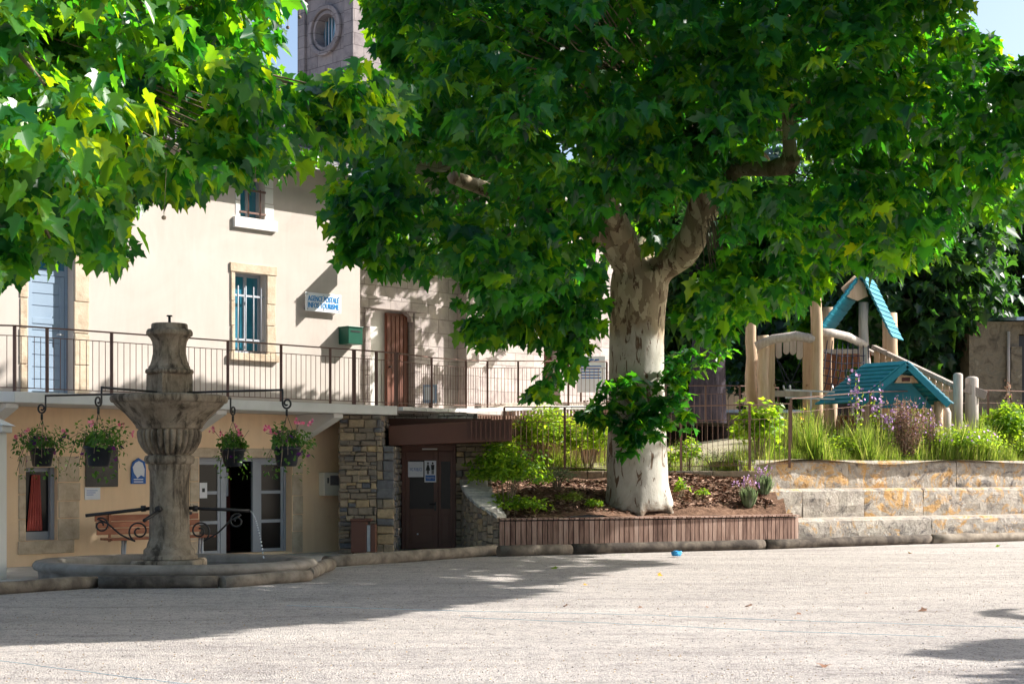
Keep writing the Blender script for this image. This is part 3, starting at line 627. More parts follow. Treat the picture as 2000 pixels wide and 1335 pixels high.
# balcony slab and consoles
s0=fs(28,D_RAIL); s1=fs(776,D_RAIL); bd=D_WALL-D_RAIL
mb=MB(); mb.box(s0,s1,-bd,0,SLAB0,SLAB1)
mb.prism([(s0,-bd,SLAB0+.002),(s0,0,SLAB0+.002),(s0-2.0,0,SLAB0+.002)],(0,0,SLAB1-SLAB0-.004))
bs=mb.build('balcony_slab',M['slab'],hall,bevel=.012)
for px in (78,432,650):
    x=fs(px,D_WALL)-1.2 if px==78 else fs(px,D_WALL)-.9
    mb=MB(); mb.prism([(x,-.01,SLAB0-.003),(x,-bd+.15,SLAB0-.003),(x,-bd+.15,SLAB0-.08),(x,-.01,SLAB0-.52)],(.22,0,0)); mb.build('console',M['white'],bs,bevel=.01)

# ------------------------------------------------------------------ railings
def railing(name,label,pts,h=1.0,post_at=(),sp=.115,group=None,z0=0.0,bottom=.06,m=None,post_w=.045,rail2=.14,barr=.006,cat='railing'):
    """pts: polyline of foot points (world). posts at every vertex"""
    m=m or M['iron_brown']; t=thing(name,label,cat,pts[0],0,group); o0=Vector(pts[0]); q=[Vector(p)-o0 for p in pts]
    for p in q:
        mb=MB(); mb.box(p.x-post_w/2,p.x+post_w/2,p.y-post_w/2,p.y+post_w/2,p.z,p.z+h); mb.build('post',m,t)
    tr=MB(); bb=MB()
    for a,b in zip(q[:-1],q[1:]):
        Z=Vector((0,0,1)); d=(b-a); L=d.length; dn=d.normalized(); g=dn*(post_w/2+.001)
        tr.bar(a+Z*(h+.012),b+Z*(h+.012),.05,.022)
        if rail2: tr.bar(a+g+Z*(h-rail2),b-g+Z*(h-rail2),.03,.012)
        tr.bar(a+g+Z*bottom,b-g+Z*bottom,.03,.014)
        n=max(2,round(L/sp))
        for i in range(1,n):
            c=a.lerp(b,i/n); bb.tube([c+Z*(bottom+.007),c+Z*(h-(rail2 or 0)-.006)],barr,5,False)
    tr.build('rail',m,t); bb.build('bars',m,t); return t
def rp(px,D,z): q=ray(px,D); return Vector((q.x,q.y,z))
zb=SLAB1
r=[rp(px,D_RAIL+.04,zb) for px in (28.5,92,218,445,549,645,690)]
lp=Vector((U[0]*(s0-1.9)+NB[0]*(D_WALL-.03),U[1]*(s0-1.9)+NB[1]*(D_WALL-.03),zb))
railing('balcony_railing','brown bar railing along the white slab of the cream hall balcony',[lp]+r,1.0)
railing('railing_gate','short brown railing panel between two thick posts at the balcony end',[rp(692,D_RAIL+.04,zb),rp(735,D_RAIL+.04,zb),rp(773,D_RAIL+.04,zb)],1.0,post_w=.06)
ct=[rp(776,D_RAIL+.04,zb),P(843,796,31.0),P(910,797,32.3),P(952,796,33.2),P(1012,794,34.0),P(1110,792,34.8),P(1185,792,35.3)]
railing('terrace_railing','brown bar railing on the stone coping in front of the church',ct,1.0)

# ------------------------------------------------------------------ signs and boxes on the hall wall
x0,x1,z0,z1=R(590,574,660,610,D); w=x1-x0; h=z1-z0
sg=frame_empty('wall_sign','white plate with blue AGENCE POSTALE INFOS TOURISME lettering on cream wall','sign',D)
mb=MB(); mb.box(x0,x1,-.10,-.088,z0,z1); mb.build('plate',M['acrylic'],sg,bevel=.004)
mb=MB()
for x in (x0+.05,(x0+x1)/2,x1-.05):
    for z in (z0+.04,z1-.04): mb.tube([(x,0,z),(x,-.112,z)],.012,8)
mb.build('standoff',M['metal_grey'],sg)
for body,q in (('AGENCE POSTALE',.69),('INFOS TOURISME',.33)):
    t=text_mb(body,.1,w*.86,h*.29,.004); shift(t,(x0+x1)/2,-.1045,z0+h*q); t.build('lettering',M['letter_blue'],sg)
x0=fs(661,D); x1=fs(661,D)+.36; z1=fz(670,641,D); z0=z1-.32
lb=frame_empty('letter_box','dark green metal box projecting from the cream wall corner','letter box',D)
mb=MB(); mb.box(x0,x1,-.30,-.001,z0,z1); mb.build('body',M['green_box'],lb,bevel=.012)
mb=MB(); mb.box(x0-.012,x1+.012,-.315,-.001,z1+.001,z1+.022); mb.build('lid',M['green_box'],lb,bevel=.005)
mb=MB(); mb.box(x0+.06,x1-.06,-.306,-.301,z1-.09,z1-.06); mb.build('slot',M['iron_black'],lb)
x0,x1,z0,z1=R(622,922,664,967,D)
me_=frame_empty('meter_box','cream meter box with a grey glazed hatch on ochre wall','meter box',D)
mb=MB(); mb.box(x0,x1-.12,-.18,-.001,z0,z1); mb.build('case',M['meter'],me_,bevel=.012)
xx=x1-.12; mb=MB(); mb.box(x0+.2*(xx-x0)+.06,xx-.06,-.186,-.1805,z0+.2,z1-.06); mb.build('hatch',M['screen_grey'],me_)
mb=MB(); mb.box(x0+.07,x0+.10,-.19,-.1805,z0+.24,z1-.1); mb.build('latch',M['iron_black'],me_)
# guessed panel on an arm, added to cast the diagonal wall shadow
sx=fs(692,D); fl=frame_empty('shadow_caster','flat panel on an iron arm added at the hall corner to cast a diagonal shadow, behind leaves','sign',D)
zc=fz(692,500,D)
mb=MB(); mb.box(sx-.015,sx+.015,-.98,-.30,zc-.22,zc+.24); mb.build('panel',M['frame_grey'],fl,bevel=.006)
mb=MB(); mb.tube([(sx,0,zc+.27),(sx,-1.0,zc+.27)],.018,8); mb.build('arm',M['iron_black'],fl)
# small plaques
x0,x1,z0,z1=R(166,930,229,950,D)
nb=frame_empty('notice_panel','dark slate coloured panel on ochre wall behind a hanging basket','panel',D)
mb=MB(); mb.box(x0,x1,-.03,-.001,z0,z1+.5); mb.build('board',M['slate_panel'],nb,bevel=.006)
x0,x1,z0,z1=R(165,951,195,975,D)
pn=frame_empty('paper_notice','small white printed notice pinned below the dark panel','notice',D)
mb=MB(); mb.box(x0,x1,-.012,-.001,z0,z1); mb.build('sheet',M['paper'],pn)
mb=MB()
for k in range(3): mb.box(x0+.03,x1-.05-.04*k,-.0145,-.0125,z1-.06-.035*k,z1-.05-.035*k)
mb.build('printed_lines',M['ink_blue'],pn)
x0,x1,z0,z1=R(255,896,283,944,D)
mp=frame_empty('map_plaque','blue enamel plaque with a pale map shape beside fountain column','plaque',D)
xm=(x0+x1)/2; zc=(z0+z1)/2; w=(x1-x0)/2; h=(z1-z0)/2
out=[(-1,-1),(1,-1),(1,.35),(.85,.8),(.35,.95),(0,1.1),(-.35,.95),(-.8,.75),(-1,.3)]
mb=MB(); mb.prism([(xm+a*w,-.03,zc+b*h) for a,b in out],(0,.028,0)); mb.build('plate',M['ink_blue'],mp)
sh=[(-.7,-.1),(-.2,-.55),(.3,-.3),(.75,-.45),(.8,.2),(.5,.7),(0,.85),(-.5,.7),(-.85,.35)]
mb=MB(); mb.prism([(xm+a*w,-.036,zc+b*h) for a,b in sh],(0,.005,0)); mb.build('map_shape',M['paper'],mp)
mb=MB()
for k in range(2): mb.box(xm-w*.7,xm+w*.6,-.035,-.031,z0+h*(.12+.2*k),z0+h*(.2+.2*k))
mb.build('caption_lines',M['paper'],mp)
# timber bench against the ochre wall, behind the fountain
bn=frame_empty('wall_bench','red brown slatted bench with white legs behind the fountain','bench',D-1.0)
x0=fs(196,D-1.0); x1=fs(398,D-1.0)
mb=MB()
for k in range(4): mb.box(x0,x1,-.36+.095*k,-.36+.095*k+.085,.44,.475,rnd.random())
mb.build('seat',M['wood_bench'],bn,bevel=.004)
mb=MB()
for k in range(3): mb.box(x0,x1,.10+.03*k,.125+.03*k,.52+.11*k,.62+.11*k,rnd.random())
for x in (x0+.25,x1-.25): mb.box(x-.02,x+.02,.125,.15,.4,.9)
mb.build('backrest',M['wood_bench'],bn,bevel=.004)
for x in (x0+.35,x1-.15):
    mb=MB(); mb.tube([(x-.12,-.34,0),(x,-.18,.435)],.022,8); mb.tube([(x+.12,.12,0),(x,-.1,.435)],.022,8); mb.build('leg',M['bars_white'],bn)

# ------------------------------------------------------------------ church and tower
D=D_CHURCH
ch=frame_empty('church','pale ashlar church with brown wooden door and bell tower behind','church',D)
cd=R(722,606,806,800,D); cd=(cd[0],cd[1],SLAB1,cd[3]); d2=R(1062,655,1094,800,D); d2=(d2[0],d2[1],SLAB1,d2[3])
xa=fs(690,D); xb=fs(1215,D)
mb=MB(); wall_holes(mb,xa,xb,SLAB1-.1,9.0,[cd,d2],.55); 
mb.add([(xa,0,SLAB1),(xa,9,SLAB1),(xa,9,9),(xa,0,9)],[(3,2,1,0)]); mb.add([(xa,0,9),(xb,0,9),(xb,9,9),(xa,9,9)],[(0,1,2,3)])
mb.build('wall',M['ashlar'],ch)
a,b,c,d=cd
mb=MB(); jamb(mb,a-.18,a-.002,c,d,-.05,.2,5); jamb(mb,b+.002,b+.24,c,d,-.05,.2,5); mb.box(a-.3,b+.36,-.07,.2,d+.003,d+.28)
for x,sx in ((a,1),(b,-1)):
    mb.prism([(x+sx*.001,-.02,d),(x+sx*.20,-.02,d),(x+sx*.16,-.02,d-.06),(x+sx*.08,-.02,d-.09),(x+sx*.06,-.02,d-.20),(x+sx*.001,-.02,d-.22)],(0,.2,0))
mb.build('door_surround',M['ashlar'],ch,bevel=.012)
mb=MB(); W=b-a
mb.box(a+W*.46,b-.04,.12,.18,c,d-.04)
for k in range(5):
    x=a+W*.46+ (W*.54-.06)*k/5; mb.box(x+.012,x+(W*.54-.06)/5-.008,.10,.12,c+.03,d-.1)
dd=mb.build('church_door',M['door_wood'],ch,bevel=.006)
mb=MB(); mb.tube([(a+W*.52,.11,c+1.05),(a+W*.52,.03,c+1.05)],.02,8); mb.build('handle',M['iron_black'],dd)
mb=MB(); mb.add([(a,.22,c),(b,.22,c),(b,.22,d),(a,.22,d)],[(0,1,2,3)]); mb.build('porch_wall',M['white'],ch)
a,b,c,d=d2; mb=MB(); mb.box(a,b,.3,.36,c,d)
for k in range(10): mb.box(a+.03,b-.03,.28,.3,c+.05+(d-c-.1)*k/10,c+.05+(d-c-.1)*(k+.8)/10)
mb.build('side_door',M['brown_panel'],ch)
x0,x1=fs(893,D),fs(918,D); mb=MB(); mb.box(x0,x1,-.3,-.002,SLAB1-.1,8.2); mb.prism([(x0,-.3,8.2),(x0,-.002,8.2),(x0,-.002,8.8)],(x1-x0,0,0)); mb.build('buttress',M['ashlar'],ch,bevel=.01)
# tower, set back: the shaded left face carries the round window, the front face is sunlit
DT=36.0; yt=DT-D; x0=fs(690,DT); x1=x0+3.4; dep=2.62; tz=26
def tp(px,py):               # photo point -> (y, z) on the left face
    p=(px-1000)/F; c0=Vector((U[0]*x0+NB[0]*DT,U[1]*x0+NB[1]*DT,0)); k=(p*c0.y-c0.x)/(NB[0]-p*NB[1]); Y=c0.y+NB[1]*k
    return yt+k, EYE-(py-HOR)/F*Y
oc=tp(637,60); R0=.50; n=48; y0=yt; y1=yt+dep
mb=MB(); ring=[(x0,oc[0]+R0*math.cos(2*math.pi*k/n),oc[1]+R0*math.sin(2*math.pi*k/n)) for k in range(n)]
def edge(k):
    a=2*math.pi*k/n; cy,cz=math.cos(a),math.sin(a); l=[(y1-oc[0])/cy if cy>1e-6 else 1e9,(y0-oc[0])/cy if cy<-1e-6 else 1e9,(tz-oc[1])/cz if cz>1e-6 else 1e9,(SLAB1-oc[1])/cz if cz<-1e-6 else 1e9]
    t=min(l); return (x0,oc[0]+cy*t,oc[1]+cz*t)
out=[edge(k) for k in range(n)]
for k in range(n):
    k2=(k+1)%n; mb.add([ring[k],ring[k2],out[k2],out[k]],[(0,1,2,3)]); r1,r2=ring[k],ring[k2]
    mb.add([r1,r2,(x0+.4,r2[1],r2[2]),(x0+.4,r1[1],r1[2])],[(0,1,2,3)])
    p,q=out[k],out[k2]
    if abs(p[1]-q[1])>1e-6 and abs(p[2]-q[2])>1e-6:
        cy=min((y0,y1),key=lambda v:min(abs(v-p[1]),abs(v-q[1]))); cz=min((SLAB1,tz),key=lambda v:min(abs(v-p[2]),abs(v-q[2])))
        mb.add([p,q,(x0,cy,cz)],[(0,1,2)])
mb.add([(x0,y0,SLAB1),(x1,y0,SLAB1),(x1,y0,tz),(x0,y0,tz)],[(0,1,2,3)]); mb.add([(x0,y1,SLAB1),(x1,y1,SLAB1),(x1,y1,tz),(x0,y1,tz)],[(3,2,1,0)])
mb.add([(x1,y0,SLAB1),(x1,y1,SLAB1),(x1,y1,tz),(x1,y0,tz)],[(0,1,2,3)]); mb.add([(x0,y0,tz),(x1,y0,tz),(x1,y1,tz),(x0,y1,tz)],[(0,1,2,3)])
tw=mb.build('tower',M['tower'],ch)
for a,b,c,d in ((y0-.002,y0+.34,9,tz-.01),(y1-.34,y1+.002,9,tz-.01),(y0+.342,y1-.342,oc[1]+1.15,oc[1]+1.55),(y0+.342,y1-.342,oc[1]-2.6,oc[1]-2.3)):
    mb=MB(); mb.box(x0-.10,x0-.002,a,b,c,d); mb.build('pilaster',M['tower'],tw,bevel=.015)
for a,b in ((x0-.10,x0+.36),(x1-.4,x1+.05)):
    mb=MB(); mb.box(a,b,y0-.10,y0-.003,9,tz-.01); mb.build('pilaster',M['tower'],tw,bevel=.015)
mb=MB()
for (q0,q1,xx) in ((1.0,1.22,-.05),(1.27,1.56,-.12)):
    vs=[];N=56
    for k in range(N):
        a=2*math.pi*k/N
        for q,x in ((q0,x0-.002),(q0,x0+xx),(q1,x0+xx),(q1,x0-.002)): vs.append((x,oc[0]+R0*q*math.cos(a),oc[1]+R0*q*math.sin(a)))
    mb.add(vs,[(4*k+i,4*k+(i+1)%4,4*((k+1)%N)+(i+1)%4,4*((k+1)%N)+i) for k in range(N) for i in range(4)],.5,False)
oo=mb.build('round_window',M['tower'],tw,bevel=.02)
mb=MB(); mb.add([(x0+.3,oc[0]+R0*math.cos(2*math.pi*k/n),oc[1]+R0*math.sin(2*math.pi*k/n)) for k in range(n)],[tuple(range(n))]); mb.build('pane',M['glass'],oo)
mb=MB()
for k in range(-2,3):
    h=R0*math.sqrt(1-(k*.16/.5)**2); mb.box(x0+.22,x0+.26,oc[0]+k*.16-.02,oc[0]+k*.16+.02,oc[1]-h,oc[1]+h)
mb.build('bars',M['metal_grey'],oo)
# little things by the church door
pb=thing('post_box','small pale blue box with a white front behind terrace railing','letter box',(P(840,780,32.0).x,32.0,SLAB1+.06))
mb=MB(); mb.box(-.15,.15,-.08,.08,.12,.50); mb.build('body',M['sheet_blue'],pb,bevel=.01); mb=MB(); mb.box(-.11,.09,-.086,-.081,.18,.45); mb.build('front',M['acrylic'],pb); mb=MB(); mb.box(-.03,.03,-.03,.03,0,.12); mb.build('stand',M['iron_brown'],pb)
# ------------------------------------------------------------------ toilet entrance under the terrace
def rubble(mb,x0,x1,z0,z1,y,hs=(.07,.16),ws=(.09,.30),tr=(0,1),proud=.0):
    z=z0
    while z<z1-.02:
        h=rnd.uniform(*hs); h=min(h,z1-z)
        if z1-(z+h)<hs[0]*.6: h=z1-z
        x=x0+rnd.uniform(-.0,.0)
        while x<x1-.01:
            w=rnd.uniform(*ws)*rnd.choice((.8,1,1,1.25)); w=min(w,x1-x)
            if x1-(x+w)<ws[0]*.6: w=x1-x
            g=.006; t=min(1,max(0,tr[0]+(tr[1]-tr[0])*rnd.gauss(.52,.24)))
            if h>.11 and w<.2 and rnd.random()<.35:
                k=rnd.uniform(.4,.6)
                mb.stone(x+g,x+w-g,z+g,z+h*k-g,y-rnd.uniform(0,.03),.12,tint=t); mb.stone(x+g,x+w-g,z+h*k+g,z+h-g,y-rnd.uniform(0,.03),.12,tint=rnd.uniform(*tr))
            else: mb.stone(x+g,x+w-g,z+g,z+h-g,y-rnd.uniform(0,.035),.12,tint=t)
            x+=w
        z+=h
def side_rubble(mb,y0,y1,z0,z1,x,tr=(0,1)):     # stones on a face that looks +x
    q=MB(); rubble(q,y0,y1,z0,z1,0,tr=tr)
    mb.add([(x-yy,xx,zz) for xx,yy,zz in q.v],[f for f in q.f]); mb.t[-len(q.t):]=q.t

YP=28.8
xl=(663-1000)/F*YP; xm_=(745-1000)/F*YP; xr=(769-1000)/F*YP; ZT=SLAB0-.006; ZL=2.03
pw=thing('rubble_pillar','tall rubble stone pier with quoins under the balcony corner','wall',((xl+xr)/2,YP,0)); ox=(xl+xr)/2
mb=MB(); mb.box(xl-ox+.02,xm_-ox-.02,.05,1.75,0,ZT); mb.box(xm_-ox-.02,xr-ox-.02,.05,1.75,0,ZL-.01); mb.build('core',M['mortar'],pw)
mb=MB(); rubble(mb,xl-ox,xr-ox-.32,0,ZL,.0); rubble(mb,xl-ox,xm_-ox,ZL,ZT,.0)
z=0
while z<ZL-.02:                                   # long and short quoins at the corner
    h=min(rnd.uniform(.13,.2),ZL-z); h=ZL-z if ZL-z-h<.08 else h
    w=rnd.choice([.2,.32]); 
    if w<.3: mb.stone(xr-ox-.32+.006,xr-ox-.2-.006,z+.006,z+h-.006,-.01,.12,tint=rnd.random())
    mb.stone(xr-ox-w+.006,xr-ox,z+.006,z+h-.006,-.015,.2,tint=rnd.choice([.1,.15,.75,.9])); z+=h
side_rubble(mb,.02,1.7,0,ZL,xr-ox,(0,.45)); side_rubble(mb,.02,1.7,ZL,ZT,xm_-ox,(0,.6))
q=MB(); rubble(q,-1.3,-.02,0,ZT,0); mb.add([(xl-ox+yy,-xx,zz) for xx,yy,zz in q.v],q.f); mb.t[-len(q.t):]=q.t
mb.build('stones',M['rubble'],pw)
YD=30.5
tw_=thing('terrace_wall','pale rubble wall with grey coping above the brown canopy','wall',P(830,805,31.0)); o0=Vector(tw_.location); o0.z=0; tw_.location=o0
x0=(740-1000)/F*31.0-o0.x; x1=(932-1000)/F*31.0-o0.x; d0=0.0
mb=MB(); mb.box(x0,x1,.06,.5,2.1,SLAB1-.07); mb.build('core',M['mortar'],tw_)
mb=MB(); rubble(mb,x0,(925-1000)/F*31-o0.x,2.1,SLAB1-.07,.04,(.07,.13),(.12,.32)); mb.build('stones',M['rubble_pale'],tw_)
mb=MB()
for a,b in zip(ct[:-1],ct[1:]):
    for k in range(3):
        p,q=a.lerp(b,k/3+.004)-o0,a.lerp(b,(k+1)/3-.004)-o0; d=(q-p).normalized(); n=Vector((-d.y,d.x,0))
        mb.hexa([p-n*.12+Vector((0,0,-.085)),q-n*.12+Vector((0,0,-.085)),q+n*.35+Vector((0,0,-.085)),p+n*.35+Vector((0,0,-.085)),p-n*.12+Vector((0,0,-.008)),q-n*.12+Vector((0,0,-.008)),q+n*.35+Vector((0,0,-.008)),p+n*.35+Vector((0,0,-.008))],rnd.random())
mb.build('coping',M['slab'],tw_,bevel=.01)
tb=thing('timber_kerb','weathered timber beam lying on the terrace coping','timber',P(1050,793,34.3)); o1=Vector(tb.location)
mb=MB(); mb.bar(P(930,797,33.0)-o1+Vector((0,.2,.06)),P(1182,793,35.5)-o1+Vector((0,.2,.06)),.14,.11); mb.build('beam',M['wood_grey'],tb,bevel=.01)
# door in its brown frame
wx0,wx1=(785-1000)/F*YD,(890-1000)/F*YD; wc=thing('toilet_entrance','brown steel double door with dark panes under a brown canopy','door',((wx0+wx1)/2,YD,0)); W=(wx1-wx0)/2
zT=EYE-(868-HOR)/F*YD
mb=MB(); mb.box(-W,-W+.06,-.03,.05,0,zT); mb.box(W-.05,W,-.03,.05,0,zT); mb.box(-W+.06,W-.05,-.03,.05,zT-.13,zT); mb.build('frame',M['brown_panel'],wc,bevel=.005)
def leaf_door(x0,x1,nm,gz0,gz1,st=.07):
    mb=MB(); zt=zT-.135; y=-.012
    mb.box(x0,x0+st,y,.03,.02,zt); mb.box(x1-st,x1,y,.03,.02,zt); mb.box(x0+st,x1-st,y,.03,.02,gz0); mb.box(x0+st,x1-st,y,.03,gz1,zt)
    mb.box(x0+st+.03,x1-st-.03,y-.008,y,.12,gz0-.12)
    o=mb.build('door_leaf',M['brown_panel'],wc,bevel=.004)
    mb=MB(); mb.box(x0+st,x1-st,.004,.012,gz0,gz1); mb.build('pane',M['glass_dark'],o); return o
xs_=(856-1000)/F*YD-(wx0+wx1)/2; g0=EYE-(993-HOR)/F*YD; g1=EYE-(898-HOR)/F*YD
L1=leaf_door(-W+.065,xs_-.004,'a',g0,g1,.085); leaf_door(xs_+.004,W-.055,'b',g0,g1-.02,.05)
mb=MB(); hx=xs_-.06; hz=EYE-(984-HOR)/F*YD; mb.tube([(hx,-.012,hz),(hx,-.06,hz),(hx-.11,-.06,hz)],.012,8); mb.box(hx-.02,hx+.02,-.02,-.0125,hz-.13,hz+.05); mb.build('handle',M['iron_black'],L1)
mb=MB(); mb.tube([(-.22,-.03,EYE-(1042-HOR)/F*YD),(-.22,-.022,EYE-(1042-HOR)/F*YD)],.018,10); mb.build('boss',M['metal_grey'],L1)
mb=MB(); mb.box(-.13,.17,-.05,-.031,zT-.10,zT-.072); mb.build('lamp_strip',M['white'],wc)
cx0=(759-1000)/F*29.3-wc.location.x; cx1=(1000-1000)/F*29.3-wc.location.x
mb=MB(); mb.hexa([(cx0,-1.2,2.04),(cx1,-1.35,2.13),(cx1,.35,2.13),(cx0,.35,2.05),(cx0,-1.2,2.42),(cx1,-1.35,2.55),(cx1,.35,2.55),(cx0,.35,2.42)])
mb.build('canopy',M['brown_panel'],wc,bevel=.01)
mb=MB()
for k in range(9):
    x=cx1-.05-k*.09; mb.box(x-.012,x+.012,-1.385,-1.345,2.16,2.52)
mb.build('canopy_ribs',M['brown_panel'],wc)
mb=MB(); mb.box(-W-.28,W,-.03,.04,zT+.002,2.13); mb.build('transom_panel',M['brown_panel'],wc,bevel=.005)
mb=MB(); mb.box(-W-.9,W+.7,.10,.30,0,2.6); mb.build('back_wall',M['brown_panel'],wc)
# stones right of the door
rj=thing('rubble_jamb','rubble stone wall right of the brown toilet door','wall',(wx1,YD,0))
mb=MB(); mb.box(.01,.72,.04,.09,0,2.10); mb.build('core',M['mortar'],rj)
mb=MB(); rubble(mb,.006,.72,0,2.11,-.08,(.1,.17),(.12,.26),(.0,.95)); mb.build('stones',M['rubble'],rj)
# notices on the door
def door_sign(name,label,r):
    x0,x1=(r[0]-1000)/F*(YD-.02),(r[2]-1000)/F*(YD-.02); z0,z1=EYE-(r[3]-HOR)/F*YD,EYE-(r[1]-HOR)/F*YD
    t=thing(name,label,'sign',((x0+x1)/2,YD-.016,(z0+z1)/2)); return t,(x1-x0)/2,(z1-z0)/2
t,w,h=door_sign('paper_sign','white paper sign with WC PUBLICS in blue on the toilet door',(797,901,827,931))
mb=MB(); mb.box(-w,w,-.003,.001,-h,h); mb.build('sheet',M['paper'],t)
shift(text_mb('WC PUBLICS',.06,w*1.6,h*.42,.001),0,-.0045,0).build('lettering',M['ink_blue'],t)
t,w,h=door_sign('toilet_sign','white pictogram sign of a woman and a man over a blue TOILETTES band',(829,899,852,941))
mb=MB(); mb.box(-w,w,-.004,.001,-h,h); mb.build('plate',M['paper'],t)
mb=MB(); mb.box(-w*.82,w*.82,-.0055,-.0041,-h*.88,-h*.36); b=mb.build('band',M['ink_blue'],t)
shift(text_mb('TOILETTES',.04,w*1.4,h*.2,.001),0,-.0068,-h*.6).build('lettering',M['paper'],b)
mb=MB()
for sx,woman in ((-.4,True),(.4,False)):
    x=w*sx; n=12
    mb.prism([(x+.018*math.cos(6.283*k/n),-.0042,h*.76+.022*math.sin(6.283*k/n)) for k in range(n)][::-1],(0,-.002,0))
    if woman: mb.prism([(x-.016,-.0042,h*.62),(x-.045,-.0042,h*.1),(x+.045,-.0042,h*.1),(x+.016,-.0042,h*.62)],(0,-.002,0))
    else: mb.prism([(x-.034,-.0042,h*.62),(x-.026,-.0042,h*.12),(x+.026,-.0042,h*.12),(x+.034,-.0042,h*.62)],(0,-.002,0))
    for q in (-.012,.012): mb.prism([(x+q-.009,-.0042,h*.1),(x+q-.009,-.0042,-h*.25),(x+q+.009,-.0042,-h*.25),(x+q+.009,-.0042,h*.1)],(0,-.002,0))
mb.build('pictogram',M['ink_black'],t)
# waste bin in front of the pier
bx=thing('waste_bin','brown steel litter bin with a pale strip before the rubble pier','waste bin',P(710,1083,28.45)); bx.location.z=0
mb=MB(); mb.box(-.22,.07,-.16,.18,.06,.63); mb.build('body',M['brown_panel'],bx,bevel=.01)
mb=MB(); mb.box(.075,.135,-.12,.14,.08,.56); mb.build('liner',M['metal_grey'],bx)
mb=MB(); mb.box(.14,.235,-.16,.18,.06,.58); mb.build('side_post',M['brown_panel'],bx,bevel=.01)
mb=MB(); mb.box(-.23,.16,-.17,.19,.634,.68); mb.build('lid',M['brown_panel'],bx,bevel=.008)
for x in (-.2,.18):
    mb=MB(); mb.box(x,x+.04,-.1,.1,0,.058); mb.build('leg',M['brown_panel'],bx)
# white gate pier at far left
gp=thing('gate_pier','white rendered gate pier with a stone cap at far left of the hall','pillar',((18-1000)/F*22.0-.75,22.2,0))
mb=MB(); mb.box(-.6,.6,-.16,.16,0,2.12); mb.build('shaft',M['white'],gp,bevel=.015)
mb=MB(); mb.box(-.66,.66,-.22,.22,2.123,2.22); cp_=mb.build('cap',M['slab'],gp,bevel=.015)
mb=MB(); mb.add([(-.7,-.26,2.223),(.7,-.26,2.223),(.7,.26,2.223),(-.7,.26,2.223),(-.25,-.05,2.46),(.25,-.05,2.46),(.25,.05,2.46),(-.25,.05,2.46)],[(3,2,1,0),(4,5,6,7),(0,1,5,4),(1,2,6,5),(2,3,7,6),(3,0,4,7)]); mb.build('cap_top',M['white'],cp_)

# ------------------------------------------------------------------ log edging
logs=[((-70,1164),(188,1147),'thick grey log edging, leftmost, end against the basin front'),
      ((194,1148),(426,1147),'long log edging lying along the fountain basin front'),
      ((433,1147),(604,1134),'log edging following the right front of the fountain basin'),
      ((600,1131),(646,1112),'short cut log end at the right tip of the fountain basin'),
      ((636,1108),(968,1084),'dark log edging before the rubble pier and toilet door'),
      ((974,1086),(1115,1082),'log edging below the left end of the slatted bench'),
      ((1118,1082),(1490,1072),'long brown log edging below the slatted bench front'),
      ((1493,1072),(1815,1061),'log edging below the left part of the stone steps'),
      ((1818,1061),(2080,1053),'paler log edging below the right part of the stone steps')]
for i,(p,q,lab) in enumerate(logs):
    a=G(*p); b=G(*q); c=(a+b)/2; L=(b-a).length; r0=.105 if i>2 else .088
    t=thing('edging_log',lab,'log',c,0,'logs edging the boules ground')
    n=max(5,int(L/.45)); pts=[]; rs=[]; side=(b-a).cross(Vector((0,0,1))).normalized()
    for k in range(n+1):
        f=k/n; p_=a.lerp(b,f)-c+side*rnd.uniform(-.012,.012); p_.z=r0-.012+rnd.uniform(-.006,.006); pts.append(p_); rs.append(r0*rnd.uniform(.93,1.05)*(1 if 0<k<n else .96))
    mb=MB(); mb.tube(pts,rs,16,True,rnd.random(),.03); mb.build('trunk_piece',M['wood_log'],t)

# ------------------------------------------------------------------ slatted bench, curved wall, mulch bed
def bez(a,b,c,n): return [a*(1-t)**2+b*2*t*(1-t)+c*t*t for t in [i/n for i in range(n+1)]]
bA=Vector(((975-1000)/F*28.95,28.95,0)); bC=Vector(((1560-1000)/F*31.45,31.45,0)); bB=(bA+bC)/2+Vector((.25,-.45,0))
front=bez(bA,bB,bC,64)
bench=thing('slatted_bench','long curved bench of narrow hardwood slats below the plane tree','bench',(bA+bC)/2); o0=Vector(bench.location)
ZS=.66
fr=MB(); tp=MB()
for i in range(64):
    a,b=front[i]-o0,front[i+1]-o0; d=(b-a); n=Vector((-d.y,d.x,0)).normalized(); c=(a+b)/2; t=rnd.random()
    fr.obox(c+n*.012+Vector((0,0,(ZS-.05)/2+.02)), d*.42, n*.012, Vector((0,0,(ZS-.05)/2-.02)), t)
    tp.obox(c+n*.20+Vector((0,0,ZS-.01)), d*.40, n*.235, Vector((0,0,.015)), min(1,t+.2))
fr.build('front_slats',M['wood_slat'],bench); tp.build('seat_slats',M['wood_slat'],bench)
bk=MB()
for i in range(0,64,8):
    a,b=front[i]-o0,front[i+8]-o0; n=Vector((-(b-a).y,(b-a).x,0)).normalized()
    bk.obox((a+b)/2+n*.26+Vector((0,0,.31)),(b-a)/2,n*.15,Vector((0,0,.31)))
bk.build('carcass',M['iron_black'],bench)
path=bez(Vector(((903-1000)/F*30.4,30.45,0)),Vector(((906-1000)/F*29.2,29.15,0)),Vector((bA.x-.01,bA.y+.02,0)),22)
cw=thing('curved_wall','low curved rubble wall with sunlit capstones left of the bench','wall',path[11]); o1=Vector(cw.location)
sw=MB(); cp=MB(); co=MB()
zt=lambda f: 1.36-.66*f
